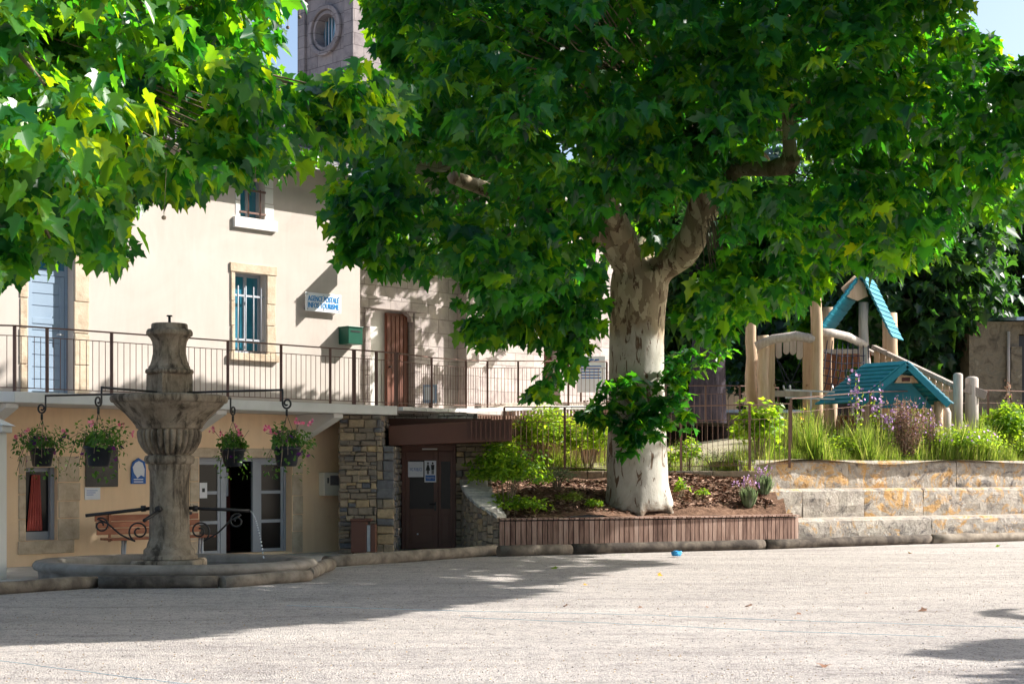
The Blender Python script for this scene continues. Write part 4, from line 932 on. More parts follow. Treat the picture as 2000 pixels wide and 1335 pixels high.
for i in range(22):
    a,b=path[i]-o1,path[i+1]-o1; d=b-a; n=Vector((-d.y,d.x,0)).normalized()
    if n.x<0 and n.y<0: n=-n
    co.hexa([a+n*.03,b+n*.03,b+n*.4,a+n*.4]+[v+Vector((0,0,z-.04)) for v,z in ((a+n*.03,zt(i/22)),(b+n*.03,zt((i+1)/22)),(b+n*.4,zt((i+1)/22)),(a+n*.4,zt(i/22)))])
capj=[Vector((rnd.uniform(-.03,.03),rnd.uniform(-.03,.03),0)) for _ in range(80)]; ci=0
for i in range(0,22,2):
    a,b=path[i]-o1,path[i+2]-o1; d=b-a; n=Vector((-d.y,d.x,0)).normalized(); L=d.length; dn=d.normalized()
    q=MB(); rubble(q,0,L,0,zt((i+1)/22)-.04,0,(.11,.26),(.12,.24),(.35,1))
    sw.add([a+dn*xx+n*yy+Vector((0,0,zz)) for xx,yy,zz in q.v],q.f); sw.t[-len(q.t):]=q.t
    e=.014; ci+=4; za,zb_=zt(i/22)+rnd.uniform(-.012,.012),zt((i+2)/22)+rnd.uniform(-.012,.012); a=a+capj[ci]*.4; b=b+capj[ci]*.4; n=n*rnd.uniform(.92,1.12)
    cp.hexa([a+dn*e-n*.05+Vector((0,0,za-.036)),b-dn*e-n*.05+Vector((0,0,zb_-.036)),b-dn*e+n*.5+Vector((0,0,zb_-.036)),a+dn*e+n*.5+Vector((0,0,za-.036)),
             a+dn*e-n*.05+Vector((0,0,za+.03)),b-dn*e-n*.05+Vector((0,0,zb_+.03)),b-dn*e+n*.5+Vector((0,0,zb_+.03)),a+dn*e+n*.5+Vector((0,0,za+.03))],rnd.random())
co.build('core',M['mortar'],cw); sw.build('stones',M['rubble'],cw); cp.build('capstones',M['rubble_pale'],cw,bevel=.012)

# stone seating steps
STEP_A=math.radians(26); su=Vector((math.cos(STEP_A),math.sin(STEP_A),0)); sn=Vector((-su.y,su.x,0))
p0=Vector(((1560-1000)/F*31.75,31.75,0)); ss=thing('stone_steps','three tiers of rough stone seating blocks right of the bench','steps',p0,STEP_A)
tiers=[(0,0,0,.56,[0,3.55,7.2,11,15]),(-.30,.85,.50,1.17,[0,1.05,2.7,4.35,7.6,11,15]),(-.32,1.70,1.11,1.79,[0,2.95,6.1,9.5,15])]
for k,(x0,y0,z0,z1,cuts) in enumerate(tiers):
    mb=MB(); mb.box(x0+.05,x0+15,y0+.45,y0+1.2,z0-.3,z1-.03); tr=mb.build('tier',M['mortar'],ss)
    for i in range(len(cuts)-1):
        a,b=x0+cuts[i]+.007,x0+cuts[i+1]-.007
        mb=MB(); nx,nz=max(2,int((b-a)/.22)),4; g=lambda s=.012: rnd.uniform(-s,s)
        V=[]
        for iz in range(nz+1):
            for ix in range(nx+1):
                ed=ix in (0,nx) or iz in (0,nz); V.append((a+(b-a)*ix/nx+(g(.006)),y0+(g(.022) if not ed else .014+g(.010)),z0+(z1-.055-z0)*iz/nz+g(.006)))
        tv=k*.25+rnd.uniform(0,.5) if (k,i) not in ((1,1),) else -.6
        mb.add(V,[(iz*(nx+1)+ix,iz*(nx+1)+ix+1,(iz+1)*(nx+1)+ix+1,(iz+1)*(nx+1)+ix) for iz in range(nz) for ix in range(nx)],tv)
        top=[V[nz*(nx+1)+ix] for ix in range(nx+1)]; fr2=[(x,y0+.085+g(.012),z1+g(.003)) for x,_,_ in top]; bk_=[(x,y0+.9,z1) for x,_,_ in top]
        mb.add(top+fr2,[(ix,ix+1,nx+2+ix,nx+1+ix) for ix in range(nx)],tv); top=fr2
        mb.add(top+bk_,[(ix,ix+1,nx+2+ix,nx+1+ix) for ix in range(nx)],tv)
        for ix in (0,nx):
            col=[V[iz*(nx+1)+ix] for iz in range(nz+1)]; cb=[(x,y0+.9,z) for x,_,z in col]
            mb.add(col+cb,[(iz,iz+1,nz+2+iz,nz+1+iz) if ix else (iz+1,iz,nz+1+iz,nz+2+iz) for iz in range(nz)],tv)
        mb.build('block',M['step'],tr)

# mulch bed
def bed_z(x,y):
    yf=29.3+.43*max(x,0); f=min(max((y-yf)/(32.95-yf),0),1)
    return .618+.85*f**.85+.05*math.sin(x*2.1+y)+.04*math.sin(y*3.3-x*1.7)
mb=MB(); nx,ny=70,40; V=[]
for j in range(ny+1):
    for i in range(nx+1):
        x=-2.6+9.2*i/nx; y0=29.0+.41*max(x,-.2)+.10 if x>-.9 else 29.5; y1=33.2 if x<4.5 else 33.2+(x-4.5)*.5
        y=y0+(y1-y0)*j/ny; V.append((x,y,bed_z(x,y)+rnd.uniform(-.012,.012)-(.9 if x<-.95+.55*max(0,(29.9-y)) and y<31.2 and x<-.9 and False else 0)))
mb.add(V,[(j*(nx+1)+i,j*(nx+1)+i+1,(j+1)*(nx+1)+i+1,(j+1)*(nx+1)+i) for j in range(ny) for i in range(nx)],.5,True)
mb.v=[(x,y,z) for x,y,z in mb.v]; mb.f=[f for f in mb.f if not (mb.v[f[0]][0]<-.62-(mb.v[f[0]][1]<29.8)*-.25 and mb.v[f[0]][1]<30.9) and not (mb.v[f[0]][0]<-1.4)]; mb.f=[f for f in mb.f if (Vector(mb.v[f[0]])-p0).dot(su)<-.22]; mb.sm=[True]*len(mb.f)
tag(mb.build('soil',M['soil']),kind='structure')
n=6400; x=npr.uniform(-.4,6.0,n); yy=npr.random(n); y=29.4+.44*np.maximum(x,0)+.1+yy*(3.3-.42*x.clip(0)); k_=((x-p0.x)*su.x+(y-p0.y)*su.y)<-.36; x=x[k_]; y=y[k_]; n=len(x); z=np.array([bed_z(a,b) for a,b in zip(x,y)])+.012
az=npr.uniform(0,6.28,n)
tag(leaves('bark_chips',np.stack([x,y,z],1),np.stack([np.cos(az),np.sin(az),npr.normal(0,.25,n)],1),np.stack([npr.normal(0,.4,n),npr.normal(0,.4,n),np.ones(n)],1),npr.uniform(.04,.12,n),npr.random(n),'chip',M['chip']),kind='stuff')
# low rear kerb carrying the garden fence
kb=thing('garden_kerb','low rough stone kerb under the garden fence behind the plane tree','kerb',(2.5,33.0,0))
mb=MB(); rubble(mb,-3.3,2.95,1.05,1.56,.0,(.2,.3),(.4,.9),(.3,.7)); mb.build('stones',M['rubble'],kb); mb=MB(); mb.box(-3.3,2.93,.06,.4,.9,1.54); mb.build('core',M['mortar'],kb)

# upper terrace ground behind
def ter_z(x,y):
    f=min(max((y-33.2-max(0,x-4.5)*.45)/4.5,0),1); return 1.56+.2*min(max((x-4)/2,0),1)+.62*f*f*(3-2*f)+.03*math.sin(x*1.3)+.03*math.sin(y*1.7+x)
mb=MB(); nx,ny=110,50; V=[]
for j in range(ny+1):
    for i in range(nx+1):
        x=-1.5+60*(i/nx)**1.6; y0=33.35 if x<5.6 else min(33.35+(x-5.6)*.49,60); y=y0+(120-y0)*(j/ny)**2.2; V.append((x,y,ter_z(x,y)))
mb.add(V,[(j*(nx+1)+i,j*(nx+1)+i+1,(j+1)*(nx+1)+i+1,(j+1)*(nx+1)+i) for j in range(ny) for i in range(nx)],.5,True)
tag(mb.build('terrace_ground',M['terrace']),kind='structure')
slab_sheet('church_terrace',M['paving'],[(-2.25,29.3),(-1.62,31.1),(-.97,32.4),(-.53,33.3),(.14,34.1),(1.28,34.9),(2.2,35.4),(7.4,42),(4,47),(-6,37),(-6.5,28)],SLAB1-.012)
rw=thing('screen_fence','pinkish brown vertical slat screen behind the bright garden shrubs','fence',(P(1060,0,34.3).x,34.3,1.4)); o0=Vector(rw.location)
mb=MB(); rr1=MB(); A_=P(925,802,32.5)-o0; B_=P(1215,802,35.4)-o0
for k in range(58):
    p=A_.lerp(B_,(k+.5)/58); mb.box(p.x-.022,p.x+.022,p.y-.01,p.y+.01,-.4,p.z-.10,rnd.uniform(.55,1))
mb.build('slats',M['wood_slat'],rw)
for z in (.15,1.0): rr1.bar(Vector((A_.x,A_.y+.045,z)),Vector((B_.x,B_.y+.045,z)),.05,.07)
rr1.bar(Vector((A_.x,A_.y+.12,.5)),Vector((B_.x,B_.y+.12,.5)),.03,1.7)
rr1.build('backing',M['wood_slat'],rw)

# ------------------------------------------------------------------ garden fences
pts=[P(985,925,32.7),P(1103,923,32.75),P(1215,920,32.8),P(1330,915,32.9),P(1464,908,33.0),P(1542,905,33.3)]
for p,z in zip(pts,(1.52,1.52,1.53,1.55,1.58,1.62)): p.z=z
tops=[(985,796),(1103,795),(1215,785),(1330,776),(1464,766),(1542,764)]
railing('garden_fence','brown vertical bar garden fence behind the plane tree',pts,1.38,sp=.118,rail2=.30,bottom=.10,cat='fence',post_w=.05)
pts=[P(1545,880,34.2),P(1700,870,36.2),P(1840,868,37.6),P(1930,870,38.4),P(2040,870,39.6)]
for p,z in zip(pts,(1.70,1.95,2.05,2.1,2.12)): p.z=z
railing('playground_fence','brown bar fence before the playground and the right hand shrubs',pts,1.45,sp=.22,rail2=.30,bottom=.12,cat='fence',post_w=.05)
pts=[P(1300,845,40),P(1378,845,40),P(1445,845,40),P(1520,845,41)]
for p in pts: p.z=2.2
railing('rear_fence','thin brown bar fence by the dark tree trunk',pts,1.55,sp=.15,rail2=.2,cat='fence')

# ------------------------------------------------------------------ fountain
FY=22.5; fc=Vector(((331-1000)/F*FY,FY,0)); ft=thing('fountain','old stone column fountain with wide bowl, iron arms and round basin','fountain',fc)
zz=lambda y: EYE-(y-HOR)/F*FY
def crisp(prof,e=.006):      # extra rings close to every corner keep turned edges sharp
    out=[prof[0]]
    for i in range(1,len(prof)-1):
        p,q,r=[Vector(v) for v in (prof[i-1],prof[i],prof[i+1])]
        a=(q-p); b=(r-q)
        if a.length<.02 or b.length<.02 or a.angle(b)<.35: out.append(tuple(q)); continue
        out += [tuple(q-a.normalized()*e), tuple(q+b.normalized()*e)]
    return out+[prof[-1]]
rr=lambda px: px/F*FY
bxo=rr(13); RB=2.06; ky=.78
mb=MB(); mb.lathe([(1.86,.02),(1.86,.05)],72,(bxo,0,0),1,ky)
mb.lathe([(RB-.10,-.03),(RB-.09,.13),(RB-.03,.155),(RB,.20),(RB-.008,.235),(RB-.04,.268),(RB-.09,.28),(RB-.28,.28),(RB-.33,.262),(RB-.36,.22),(RB-.37,.02)],84,(bxo,0,0),1,ky,lambda a,z:1+.006*math.sin(9*a)+.004*math.sin(23*a+z*30))
mb.build('basin',M['basin'],ft)
mb=MB(); mb.disc(RB-.36,.165,64,(bxo,0,0),1,ky); mb.build('water',M['water'],ft)
mb=MB(); s=rr(62); mb.box(-s,s,-s,s,.03,zz(1091)); mb.build('plinth',M['fountain'],ft,bevel=.04)
prof=[(rr(55),zz(1090)),(rr(54),zz(1084)),(rr(50),zz(1081)),(rr(49.5),zz(1073)),(rr(43.5),zz(1067)),(rr(42.5),zz(1062)),(rr(39),zz(1052)),(rr(38.5),zz(1030)),(rr(37.5),zz(960)),(rr(38.5),zz(920)),(rr(40.5),zz(915)),(rr(40.5),zz(906)),(rr(46),zz(904.5)),(rr(49),zz(897)),(rr(47),zz(890)),(rr(42),zz(889)),(rr(40),zz(886))]
mb=MB(); mb.lathe(crisp(prof,.004),64,fn=lambda a,z:1+.008*math.sin(5*a+z*4)+.006*math.sin(11*a-z*9)); mb.build('column',M['fountain'],ft)
prof=[(rr(40),zz(888)),(rr(46),zz(884)),(rr(54),zz(874)),(rr(60),zz(862)),(rr(62.5),zz(850)),(rr(62),zz(842)),(rr(58),zz(838))]
mb=MB(); mb.lathe(prof,336,fn=lambda a,z:1-.13*(1-abs(math.sin(a*14)))**1.5 if zz(886)<z<zz(841) else 1); mb.build('fluted_cup',M['fountain'],ft)
prof=[(rr(57),zz(839)),(rr(63),zz(836)),(rr(64),zz(832)),(rr(70),zz(824)),(rr(84),zz(808)),(rr(98),zz(796)),(rr(104),zz(790)),(rr(105.5),zz(787.5)),(rr(110.5),zz(786)),(rr(112.5),zz(780)),(rr(111.5),zz(774)),(rr(107),zz(771.5)),(rr(92),zz(772)),(rr(60),zz(782)),(.0,zz(783))]
mb=MB(); mb.lathe(crisp(prof),64,fn=lambda a,z:1+.008*math.sin(7*a+2)+.005*math.sin(19*a)); mb.build('bowl',M['fountain'],ft)
s=rr(38)
mb=MB(); q_=math.radians(40); ax_=Vector((math.cos(q_),math.sin(q_),0)); ay_=Vector((-ax_.y,ax_.x,0)); h_=rr(33.5); mb.obox((0,0,(zz(785)+zz(729.5))/2),ax_*h_,ay_*h_,Vector((0,0,(zz(729.5)-zz(785))/2))); mb.build('upper_block',M['fountain'],ft,bevel=.018)
prof=[(rr(40),zz(731)),(rr(45),zz(729.5)),(rr(46.5),zz(725.5)),(rr(44.5),zz(721)),(rr(39.5),zz(720.5)),(rr(39.5),zz(716)),(rr(37),zz(713)),(rr(34),zz(703)),(rr(31.5),zz(690)),(rr(31.5),zz(678)),(rr(33),zz(668)),(rr(37),zz(660)),(rr(41.5),zz(656)),(rr(44),zz(655)),(rr(44.5),zz(649)),(rr(42),zz(643.5)),(rr(35),zz(642.5)),(rr(34.5),zz(634)),(rr(33),zz(632)),(0,zz(632))]
mb=MB(); mb.lathe(crisp(prof),40,fn=lambda a,z:1+.01*math.sin(4*a+1)); mb.build('upper_shaft',M['fountain'],ft)
mb=MB(); mb.tube([(0,0,zz(634)),(0,0,zz(619))],rr(2.6),10); mb.lathe([(0,zz(619)),(rr(6),zz(618)),(rr(5.5),zz(615.5)),(0,zz(615))],12); mb.build('pipe_finial',M['iron_black'],ft)
def spiral(c,r0,r1,a0,turns,ux,n=34):
    out=[]
    for i in range(n+1):
        t=i/n; a=a0+turns*2*math.pi*t; r=r0+(r1-r0)*t
        out.append(Vector(c)+ux*(r*math.cos(a))+Vector((0,0,r*math.sin(a))))
    return out
def spout(dirv,name='spout',L=.92,drop=.10,scroll=True):
    d=Vector(dirv).normalized(); r0=rr(37); mb=MB(); z=zz(991)
    mb.tube([d*(r0-.05)+Vector((0,0,z)),d*(r0+L)+Vector((0,0,z-drop))],.026,10)
    mb.tube([d*(r0+.06)+Vector((0,0,z-.006)),d*(r0+.13)+Vector((0,0,z-.012))],.045,8)
    o=mb.build('spout',M['iron_black'],ft)
    if scroll:
        mb=MB(); cz=z-.25
        s1=spiral(d*(r0+.70)+Vector((0,0,z-drop*.8-.165)),.115,.03,math.radians(60),1.35,d)
        s2=spiral(d*(r0+.17)+Vector((0,0,cz-.06)),.15,.035,math.radians(-90),1.45,-d)
        s2=spiral(d*(r0+.16)+Vector((0,0,cz-.09)),.155,.035,math.radians(250),-1.5,-d)
        a=s1[0]; b=s2[0]
        mid=[a+Vector((0,0,0)),a*.72+b*.28+Vector((0,0,.02)),a*.4+b*.6+Vector((0,0,-.03)),a*.15+b*.85+Vector((0,0,-.02)),b]
        mb.tube(s1[::-1]+mid[1:-1]+s2,.013,8); mb.build('scroll_bracket',M['iron_black'],o)
    return o
spout((-1,-.12,0),drop=.11); sr=spout((1,.10,0),L=.88,drop=.045); spout((-.22,-1,0),L=.55,drop=.16,scroll=False); spout((.2,1,0),L=.5,scroll=False)
mb=MB(); e=Vector((1,.10,0)).normalized()*(rr(37)+.88)+Vector((0,0,zz(991)-.05))
for k in range(22):
    t=.02+k*.0165; p=e+Vector((.55*t,.05*t,-4.9*t*t)); t2=t+.012*(.5+rnd.random()*.6); q=e+Vector((.55*t2,.05*t2,-4.9*t2*t2))
    mb.tube([p,(p+q)/2,q],[.005,.017*rnd.uniform(.7,1.2),.006],6)
mb.build('water_jet',M['drops'],sr)
ARMS=[((-2.13,.85),'A'),((-.61,-1.6),'B'),((.62,1.7),'C'),((1.85,-.9),'D')]
ZA=zz(771)+.03; hooks=[]
for (ax,ay),k in ARMS:
    d=Vector((ax,ay,0)); dn=d.normalized(); mb=MB(); dz=.19
    mb.tube([dn*.33+Vector((0,0,ZA)),dn*.7+Vector((0,0,ZA)),d-dn*.07+Vector((0,0,ZA))],.016,8)
    rod=d-dn*.07; hk=[rod+Vector((0,0,ZA+.012)),rod+Vector((0,0,ZA-dz*.5))]
    for i in range(30):
        a=math.pi+i/29*2*math.pi*1.35; r=.07-.05*max(0,(i-9)/20); hk.append(d+dn*(r*math.cos(a))+Vector((0,0,ZA-dz+r*math.sin(a))))
    mb.tube(hk,.014,8)
    mb.build('hanging_arm',M['iron_black'],ft)
    hooks.append(fc+d+Vector((0,0,ZA-dz-.075)))
labs=['hanging basket with dark purple petunias and pink geraniums, leftmost on the fountain','full hanging basket trailing low, just left of the fountain column',
      'small hanging basket with pink flowers close right of the fountain bowl','hanging basket with pink geraniums, farthest right on the fountain arms']
for i,(hk,lab) in enumerate(zip(hooks,labs)):
    base=hk+Vector((0,0,-.78)); t=thing('hanging_basket',lab,'flower basket',base,rnd.uniform(0,3),'flower baskets hung from the fountain arms')
    mb=MB(); mb.lathe([(0,-.03),(.125,-.03),(.14,-.015),(.18,.2),(.198,.205),(.198,.25),(.172,.25),(.16,.18),(0,.17)],28); mb.build('pot',M['pot'],t)
    mb=MB()
    for k in range(3):
        a=2*math.pi*k/3; mb.tube([(.165*math.cos(a),.165*math.sin(a),.24),(0,0,.70)],.0035,5,False)
    mb.tube([(0,0,.68),(0,0,.77)],.018,6); mb.build('hanger',M['iron_black'],t)
    n=560; d=unit(npr.normal(0,1,(n,3))); d[:,2]=np.where(d[:,2]<-.1,-.35*npr.random(n),d[:,2]); d=unit(d)
    rad=npr.random((n,1))**.45*(1+.35*np.sin(d[:,:1]*5+i)); k3=[1.0,1.05,.72,.86][i]
    C=np.array([0,0,.34])+d*rad*np.array([.34,.34,.24])*k3
    nt_=80; a=npr.uniform(0,6.28,nt_); rr_=npr.uniform(.2,.42,nt_)*k3; lo=npr.uniform(-.22,.28,nt_)
    C=np.concatenate([C,np.stack([rr_*np.cos(a),rr_*np.sin(a),lo],1)]); d=np.concatenate([d,np.stack([np.cos(a),np.sin(a),0*a],1)]); n+=nt_
    leaves('foliage',C,d*.6+npr.normal(0,.6,(n,3))-np.array([0,0,.3]),d+np.array([0,-.3,.8])+npr.normal(0,.4,(n,3)),npr.uniform(.035,.075,n),npr.normal(.5,.25,n),'ovate',M['leaf_mid'],t)
    mb=MB()
    for k in range(16):
        a=rnd.uniform(0,6.28); q=rnd.uniform(.2,.4)*k3; mb.tube([(.08*math.cos(a),.08*math.sin(a),.22),(q*.7*math.cos(a),q*.7*math.sin(a),.4*rnd.uniform(.7,1.3)),(q*1.1*math.cos(a),q*1.1*math.sin(a),rnd.uniform(-.1,.6))],.004,4,False)
    mb.build('stem',M['twig'],t)
    for fm,fn,z0,z1,cl in ((M['petal_pink'],(26,14,30,34)[i],.38,.66,True),(M['petal_purple'],(30,22,8,18)[i],.05,.5,False)):
        B=[]; 
        for q in range(max(3,fn//(6 if cl else 2))):
            a=rnd.uniform(0,6.28); r=rnd.uniform(.16,.46)*k3; c0=Vector((r*math.cos(a),r*math.sin(a),rnd.uniform(z0,z1)*(1-.3*r)))
            for _ in range(9 if cl else 1): B.append(c0+Vector((rnd.gauss(0,.022),rnd.gauss(0,.022),rnd.gauss(0,.022))) if cl else c0)
        B=np.array(B); m_=len(B)
        leaves('flowers',B,npr.normal(0,1,(m_,3)),npr.normal(0,.5,(m_,3))+np.array([0,-.6,.3]),np.full(m_,.05 if cl else .085)*npr.uniform(.8,1.2,m_),npr.random(m_),'petal',fm,t)
# ------------------------------------------------------------------ playground
pt=thing('play_tower','timber climbing tower with rope net and tall teal boarded roof','play tower',(8.2,39,2.2)); o0=Vector(pt.location)
Q=lambda px,py,Y: P(px,py,Y)-o0
def wavy(a,b,r,name,m,par=pt,k=9,w=.03,r1=None,t=.5,base=o0):
    pts=[a.lerp(b,i/k)+Vector((rnd.uniform(-w,w),rnd.uniform(-w,w),0)) for i in range(k+1)]
    mb=MB(); mb.tube(pts,[(r+( (r1 or r)-r)*i/k)*rnd.uniform(.94,1.06) for i in range(k+1)],14,True,t); return mb.build(name,m,par)
def down(p,z=-.35): return Vector((p.x,p.y,z))
top=Q(1590,520,38.2); bot=down(Q(1600,850,38.2)); wavy(bot,top,.165,'post',M['wood_pale'],w=.05,r1=.13,k=7)
top=Q(1688,590,39.4); bot=down(Q(1698,720,39.4)); wavy(bot,top,.135,'post',M['wood_grey'],w=.04,r1=.12,k=7)
top=Q(1738,612,41); wavy(down(top),top,.21,'post',M['wood_pale'],r1=.19)
top=Q(1616,600,41.5); wavy(down(top),top,.16,'post',M['wood_pale'],r1=.15)
top=Q(1466,600,39.2); wavy(down(Q(1469,800,39.2)),top,.17,'post',M['wood_pale'],r1=.13,t=.6)
top=Q(1491,655,38.6); wavy(down(top),top,.155,'post',M['wood_pale'],r1=.14,t=.7)
for x0,x1,y0,y1,Y,tt in ((1497,1513,662,900,38.6,.6),(1568,1587,662,900,38.7,.45)):
    a=Q(x0,y0,Y); b=Q(x1,y0,Y); mb=MB(); mb.box(a.x,b.x,a.y-.03,a.y+.05,-.3,a.z,tt); 
    for z in (.9,1.5): mb.tube([(a.x+.2 if x0<1550 else a.x+.1,a.y-.05,z),(a.x+.2 if x0<1550 else a.x+.1,a.y-.031,z)],.035,10,True,.0)
    mb.build('plank_panel',M['wood_pale'],pt,bevel=.02)
# scalloped boards over the opening
mb=MB()
for k,(px,l) in enumerate(((1521,38),(1536,30),(1549,31),(1562,40))):
    c=Q(px,662,38.65); w=.078; h=l/F*38.65
    out=[(-w,0),(-w,-h+w),(-w*.7,-h+w*.3),(0,-h),(w*.7,-h+w*.3),(w,-h+w),(w,0)]
    mb.prism([(c.x+x,c.y,c.z+z) for x,z in out],(0,.04,0),rnd.uniform(.4,.7))
mb.build('scalloped_boards',M['wood_grey'],pt,bevel=.01)
# beams
pts=[Q(1476,676,38.5),Q(1510,662,38.4),Q(1555,656,38.3),Q(1592,662,38.2)]; mb=MB(); mb.tube(pts,[.11,.115,.12,.115],12,True,.5); mb.build('beam',M['wood_grey'],pt)
pts=[Q(1598,648,38.25),Q(1625,650,38.5),Q(1655,657,38.9),Q(1690,674,39.4)]; mb=MB(); mb.tube(pts,[.10,.105,.11,.10],12,True,.6); mb.build('beam',M['wood_grey'],pt)
# platform
a=Q(1512,762,38.7); b=Q(1700,762,38.7); mb=MB()
for k in range(7): mb.box(a.x,b.x,a.y+.02+k*.30,a.y+.30+k*.30,a.z-.05,a.z,rnd.random())
mb.box(a.x,b.x,a.y-.04,a.y+.016,a.z-.16,a.z-.003,.4); mb.build('deck',M['wood_grey'],pt,bevel=.006)
mb=MB()
for i,px in enumerate(range(1612,1700,13)):
    a=Q(px,690 if i<3 else 688,41.2); b=Q(px+12,690,41.2); lo=Q(px,765,41.2).z if i<3 else Q(px,716+4*(i%2),41.2).z; mb.box(a.x,b.x-.01,a.y,a.y+.04,lo,a.z,rnd.random())
mb.build('board_wall',M['wood_rust'],pt,bevel=.006)
mb=MB(); a=Q(1608,686,41.1); b=Q(1692,686,41.1); mb.bar(a,b,.08,.12); mb.build('handrail',M['wood_grey'],pt)
mb=MB()
for i in range(9):
    px=1610+i*10; a=Q(px+6,664+ (px-1610)*.13,38.6+.009*(px-1610)); b=Q(px-14+i*2,768,38.5+.006*(px-1610)); mb.tube([a,a.lerp(b,.5)+Vector((.05,0,-.02)),b],.014,6)
for j in range(6):
    a=Q(1600,686+15*j,38.55); b=Q(1690,694+14*j,39.2); mb.tube([a,a.lerp(b,.5)+Vector((0,0,-.07)),b],.013,6)
for x0,y0,x1,y1 in ((1514,690,1540,758),(1522,706,1555,762),(1566,700,1535,762),(1514,740,1566,745)):
    mb.tube([Q(x0,y0,38.9),Q((x0+x1)/2,(y0+y1)/2+4,38.95),Q(x1,y1,38.9)],.013,6)
mb.build('rope_net',M['rope'],pt)
mb=MB()
for px in (1530,1542,1625,1637,1649):
    a=Q(px,752,38.55); mb.tube([a,a+Vector((.03,-.01,-.14))],.022,8)
mb.build('rope_ends',M['metal_grey'],pt)
# roof: two boarded slopes
def boarded(name,apex,eave,rv,par,base,nb=9,th=.045,m=M['teal'],bend=0.0):
    mb=MB(); d=(eave-apex); nrm=d.cross(rv).normalized()
    if nrm.z<0: nrm=-nrm
    for i in range(nb):
        a=apex+d*(i/nb); b=apex+d*((i+1)/nb+.02); t=rnd.random()
        a1=a+nrm*(.005); b1=b+nrm*(th*.75)
        mb.hexa([a1,b1,b1+rv,a1+rv,a1+nrm*th,b1+nrm*th,b1+rv+nrm*th,a1+rv+nrm*th],t)
    return mb.build(name,m,par,bevel=.005)
ap=Q(1680,538,39.0); rv=Vector((.55,1.1,0)); er=Q(1738,657,39.2); el=Q(1600,645,38.4)
boarded('roof_slope',ap,er,rv,pt,o0,11); boarded('roof_slope',ap,el,rv,pt,o0,10)
mb=MB(); c=Q(1668,564,39.1); n=Vector((rv.y,-rv.x,0)).normalized(); q=(er-el); q.z=0; q.normalize()
mb.prism([c+q*.42+Vector((0,0,-.16)),c+q*.30+Vector((0,0,.16)),c-q*.0+Vector((0,0,.34)),c-q*.40+Vector((0,0,.0)),c-q*.25+Vector((0,0,-.2)),c+q*.1+Vector((0,0,-.3))],rv.normalized()*.05,.7); mb.build('gable_board',M['wood_pale'],pt,bevel=.01)
# inclined ramp with a plank parapet
rp_=thing('play_ramp','sloping timber ramp with upright planks descending right of the tower','ramp',Q(1790,800,39)+o0); o1=Vector(rp_.location)
K=lambda px,py,Y: P(px,py,Y)-o1
a=K(1706,677,40.6); b=K(1872,756,37.8); mb=MB(); mb.bar(a,b,.14,.10,tint=.2); mb.bar(a+Vector((0,.9,0)),b+Vector((0,.9,0)),.14,.10,tint=.3); mb.build('handrail',M['wood_grey'],rp_,bevel=.01)
mb=MB()
for i in range(13):
    t=.04+i*.075; p=a.lerp(b,t); zl=max(-1.6,p.z-1.15+.2*t); mb.box(p.x-.07,p.x+.07,p.y-.02,p.y+.02,zl,p.z-.06,rnd.random())
mb.build('planks',M['wood_pale'],rp_,bevel=.006)
mb=MB(); mb.hexa([a+Vector((-.1,.1,-1.2)),b+Vector((0,.1,-1.0)),b+Vector((0,.85,-1.0)),a+Vector((-.1,.85,-1.2)),a+Vector((-.1,.1,-1.12)),b+Vector((0,.1,-.92)),b+Vector((0,.85,-.92)),a+Vector((-.1,.85,-1.12))]); mb.build('ramp_floor',M['wood_rust'],rp_)
for px,py,r,Y,mm in ((1871,728,.115,37.4,'wood_grey'),(1898,735,.16,37.6,'wood_grey')):
    c=K(px,py,Y); mb=MB(); mb.tube([(c.x,c.y,-1.75),(c.x,c.y,c.z-.06),(c.x,c.y,c.z-.02),(c.x,c.y,c.z)],[r,r,r*.85,r*.5],14); mb.build('end_post',M[mm],rp_)
mb=MB(); mb.bar(K(1885,757,37.5),K(1925,772,37.5),.1,.22,tint=.0); mb.build('cross_board',M['wood_grey'],rp_,bevel=.01)
# low play house
ph=thing('play_house','small play house with low teal boarded gable roof amid flowering stalks','play house',P(1770,800,37)); o2=Vector(ph.location); o2.z=2.15; ph.location=o2
K=lambda px,py,Y: P(px,py,Y)-o2
ap=K(1772,707,36.6); fl=K(1676,785,36.6); fr_=K(1857,787,36.6); rv=Vector((-.75,1.0,0))
boarded('roof_slope',ap,fl+(fl-ap)*.03,rv,ph,o2,10); boarded('roof_slope',ap,fr_+(fr_-ap)*.02,rv,ph,o2,10)
mb=MB(); off=rv*.28
g=[ap+off+Vector((0,0,-.05)),fl+off+Vector((.12,0,0)),fr_+off+Vector((-.12,0,0))]
mb.prism([g[0],g[1]+Vector((0,0,-.12)),g[2]+Vector((0,0,-.12))],rv.normalized()*.04,.1)
mb.build('gable',M['teal'],ph)
mb=MB(); mb.bar(ap+Vector((0,-.01,-.07)),fl+Vector((.05,-.01,-.05)),.05,.15,tint=.4); mb.bar(ap+Vector((0,-.01,-.07)),fr_+Vector((-.05,-.01,-.05)),.05,.15,tint=.4); mb.build('barge_board',M['teal'],ph,bevel=.006)
c=K(1765,741,36.75); mb=MB(); mb.prism([c+Vector((-.22,0,-.08)),c+Vector((.36,0,-.08)),c+Vector((.22,0,.09)),c+Vector((-.1,0,.12))],(0,.04,0),.6); nb_=mb.build('name_board',M['wood_pale'],ph,bevel=.006)
mb=MB(); mb.box(c.x-.04,c.x+.15,c.y-.012,c.y-.001,c.z-.04,c.z+.05); mb.build('red_badge',M['dark_red'],nb_)
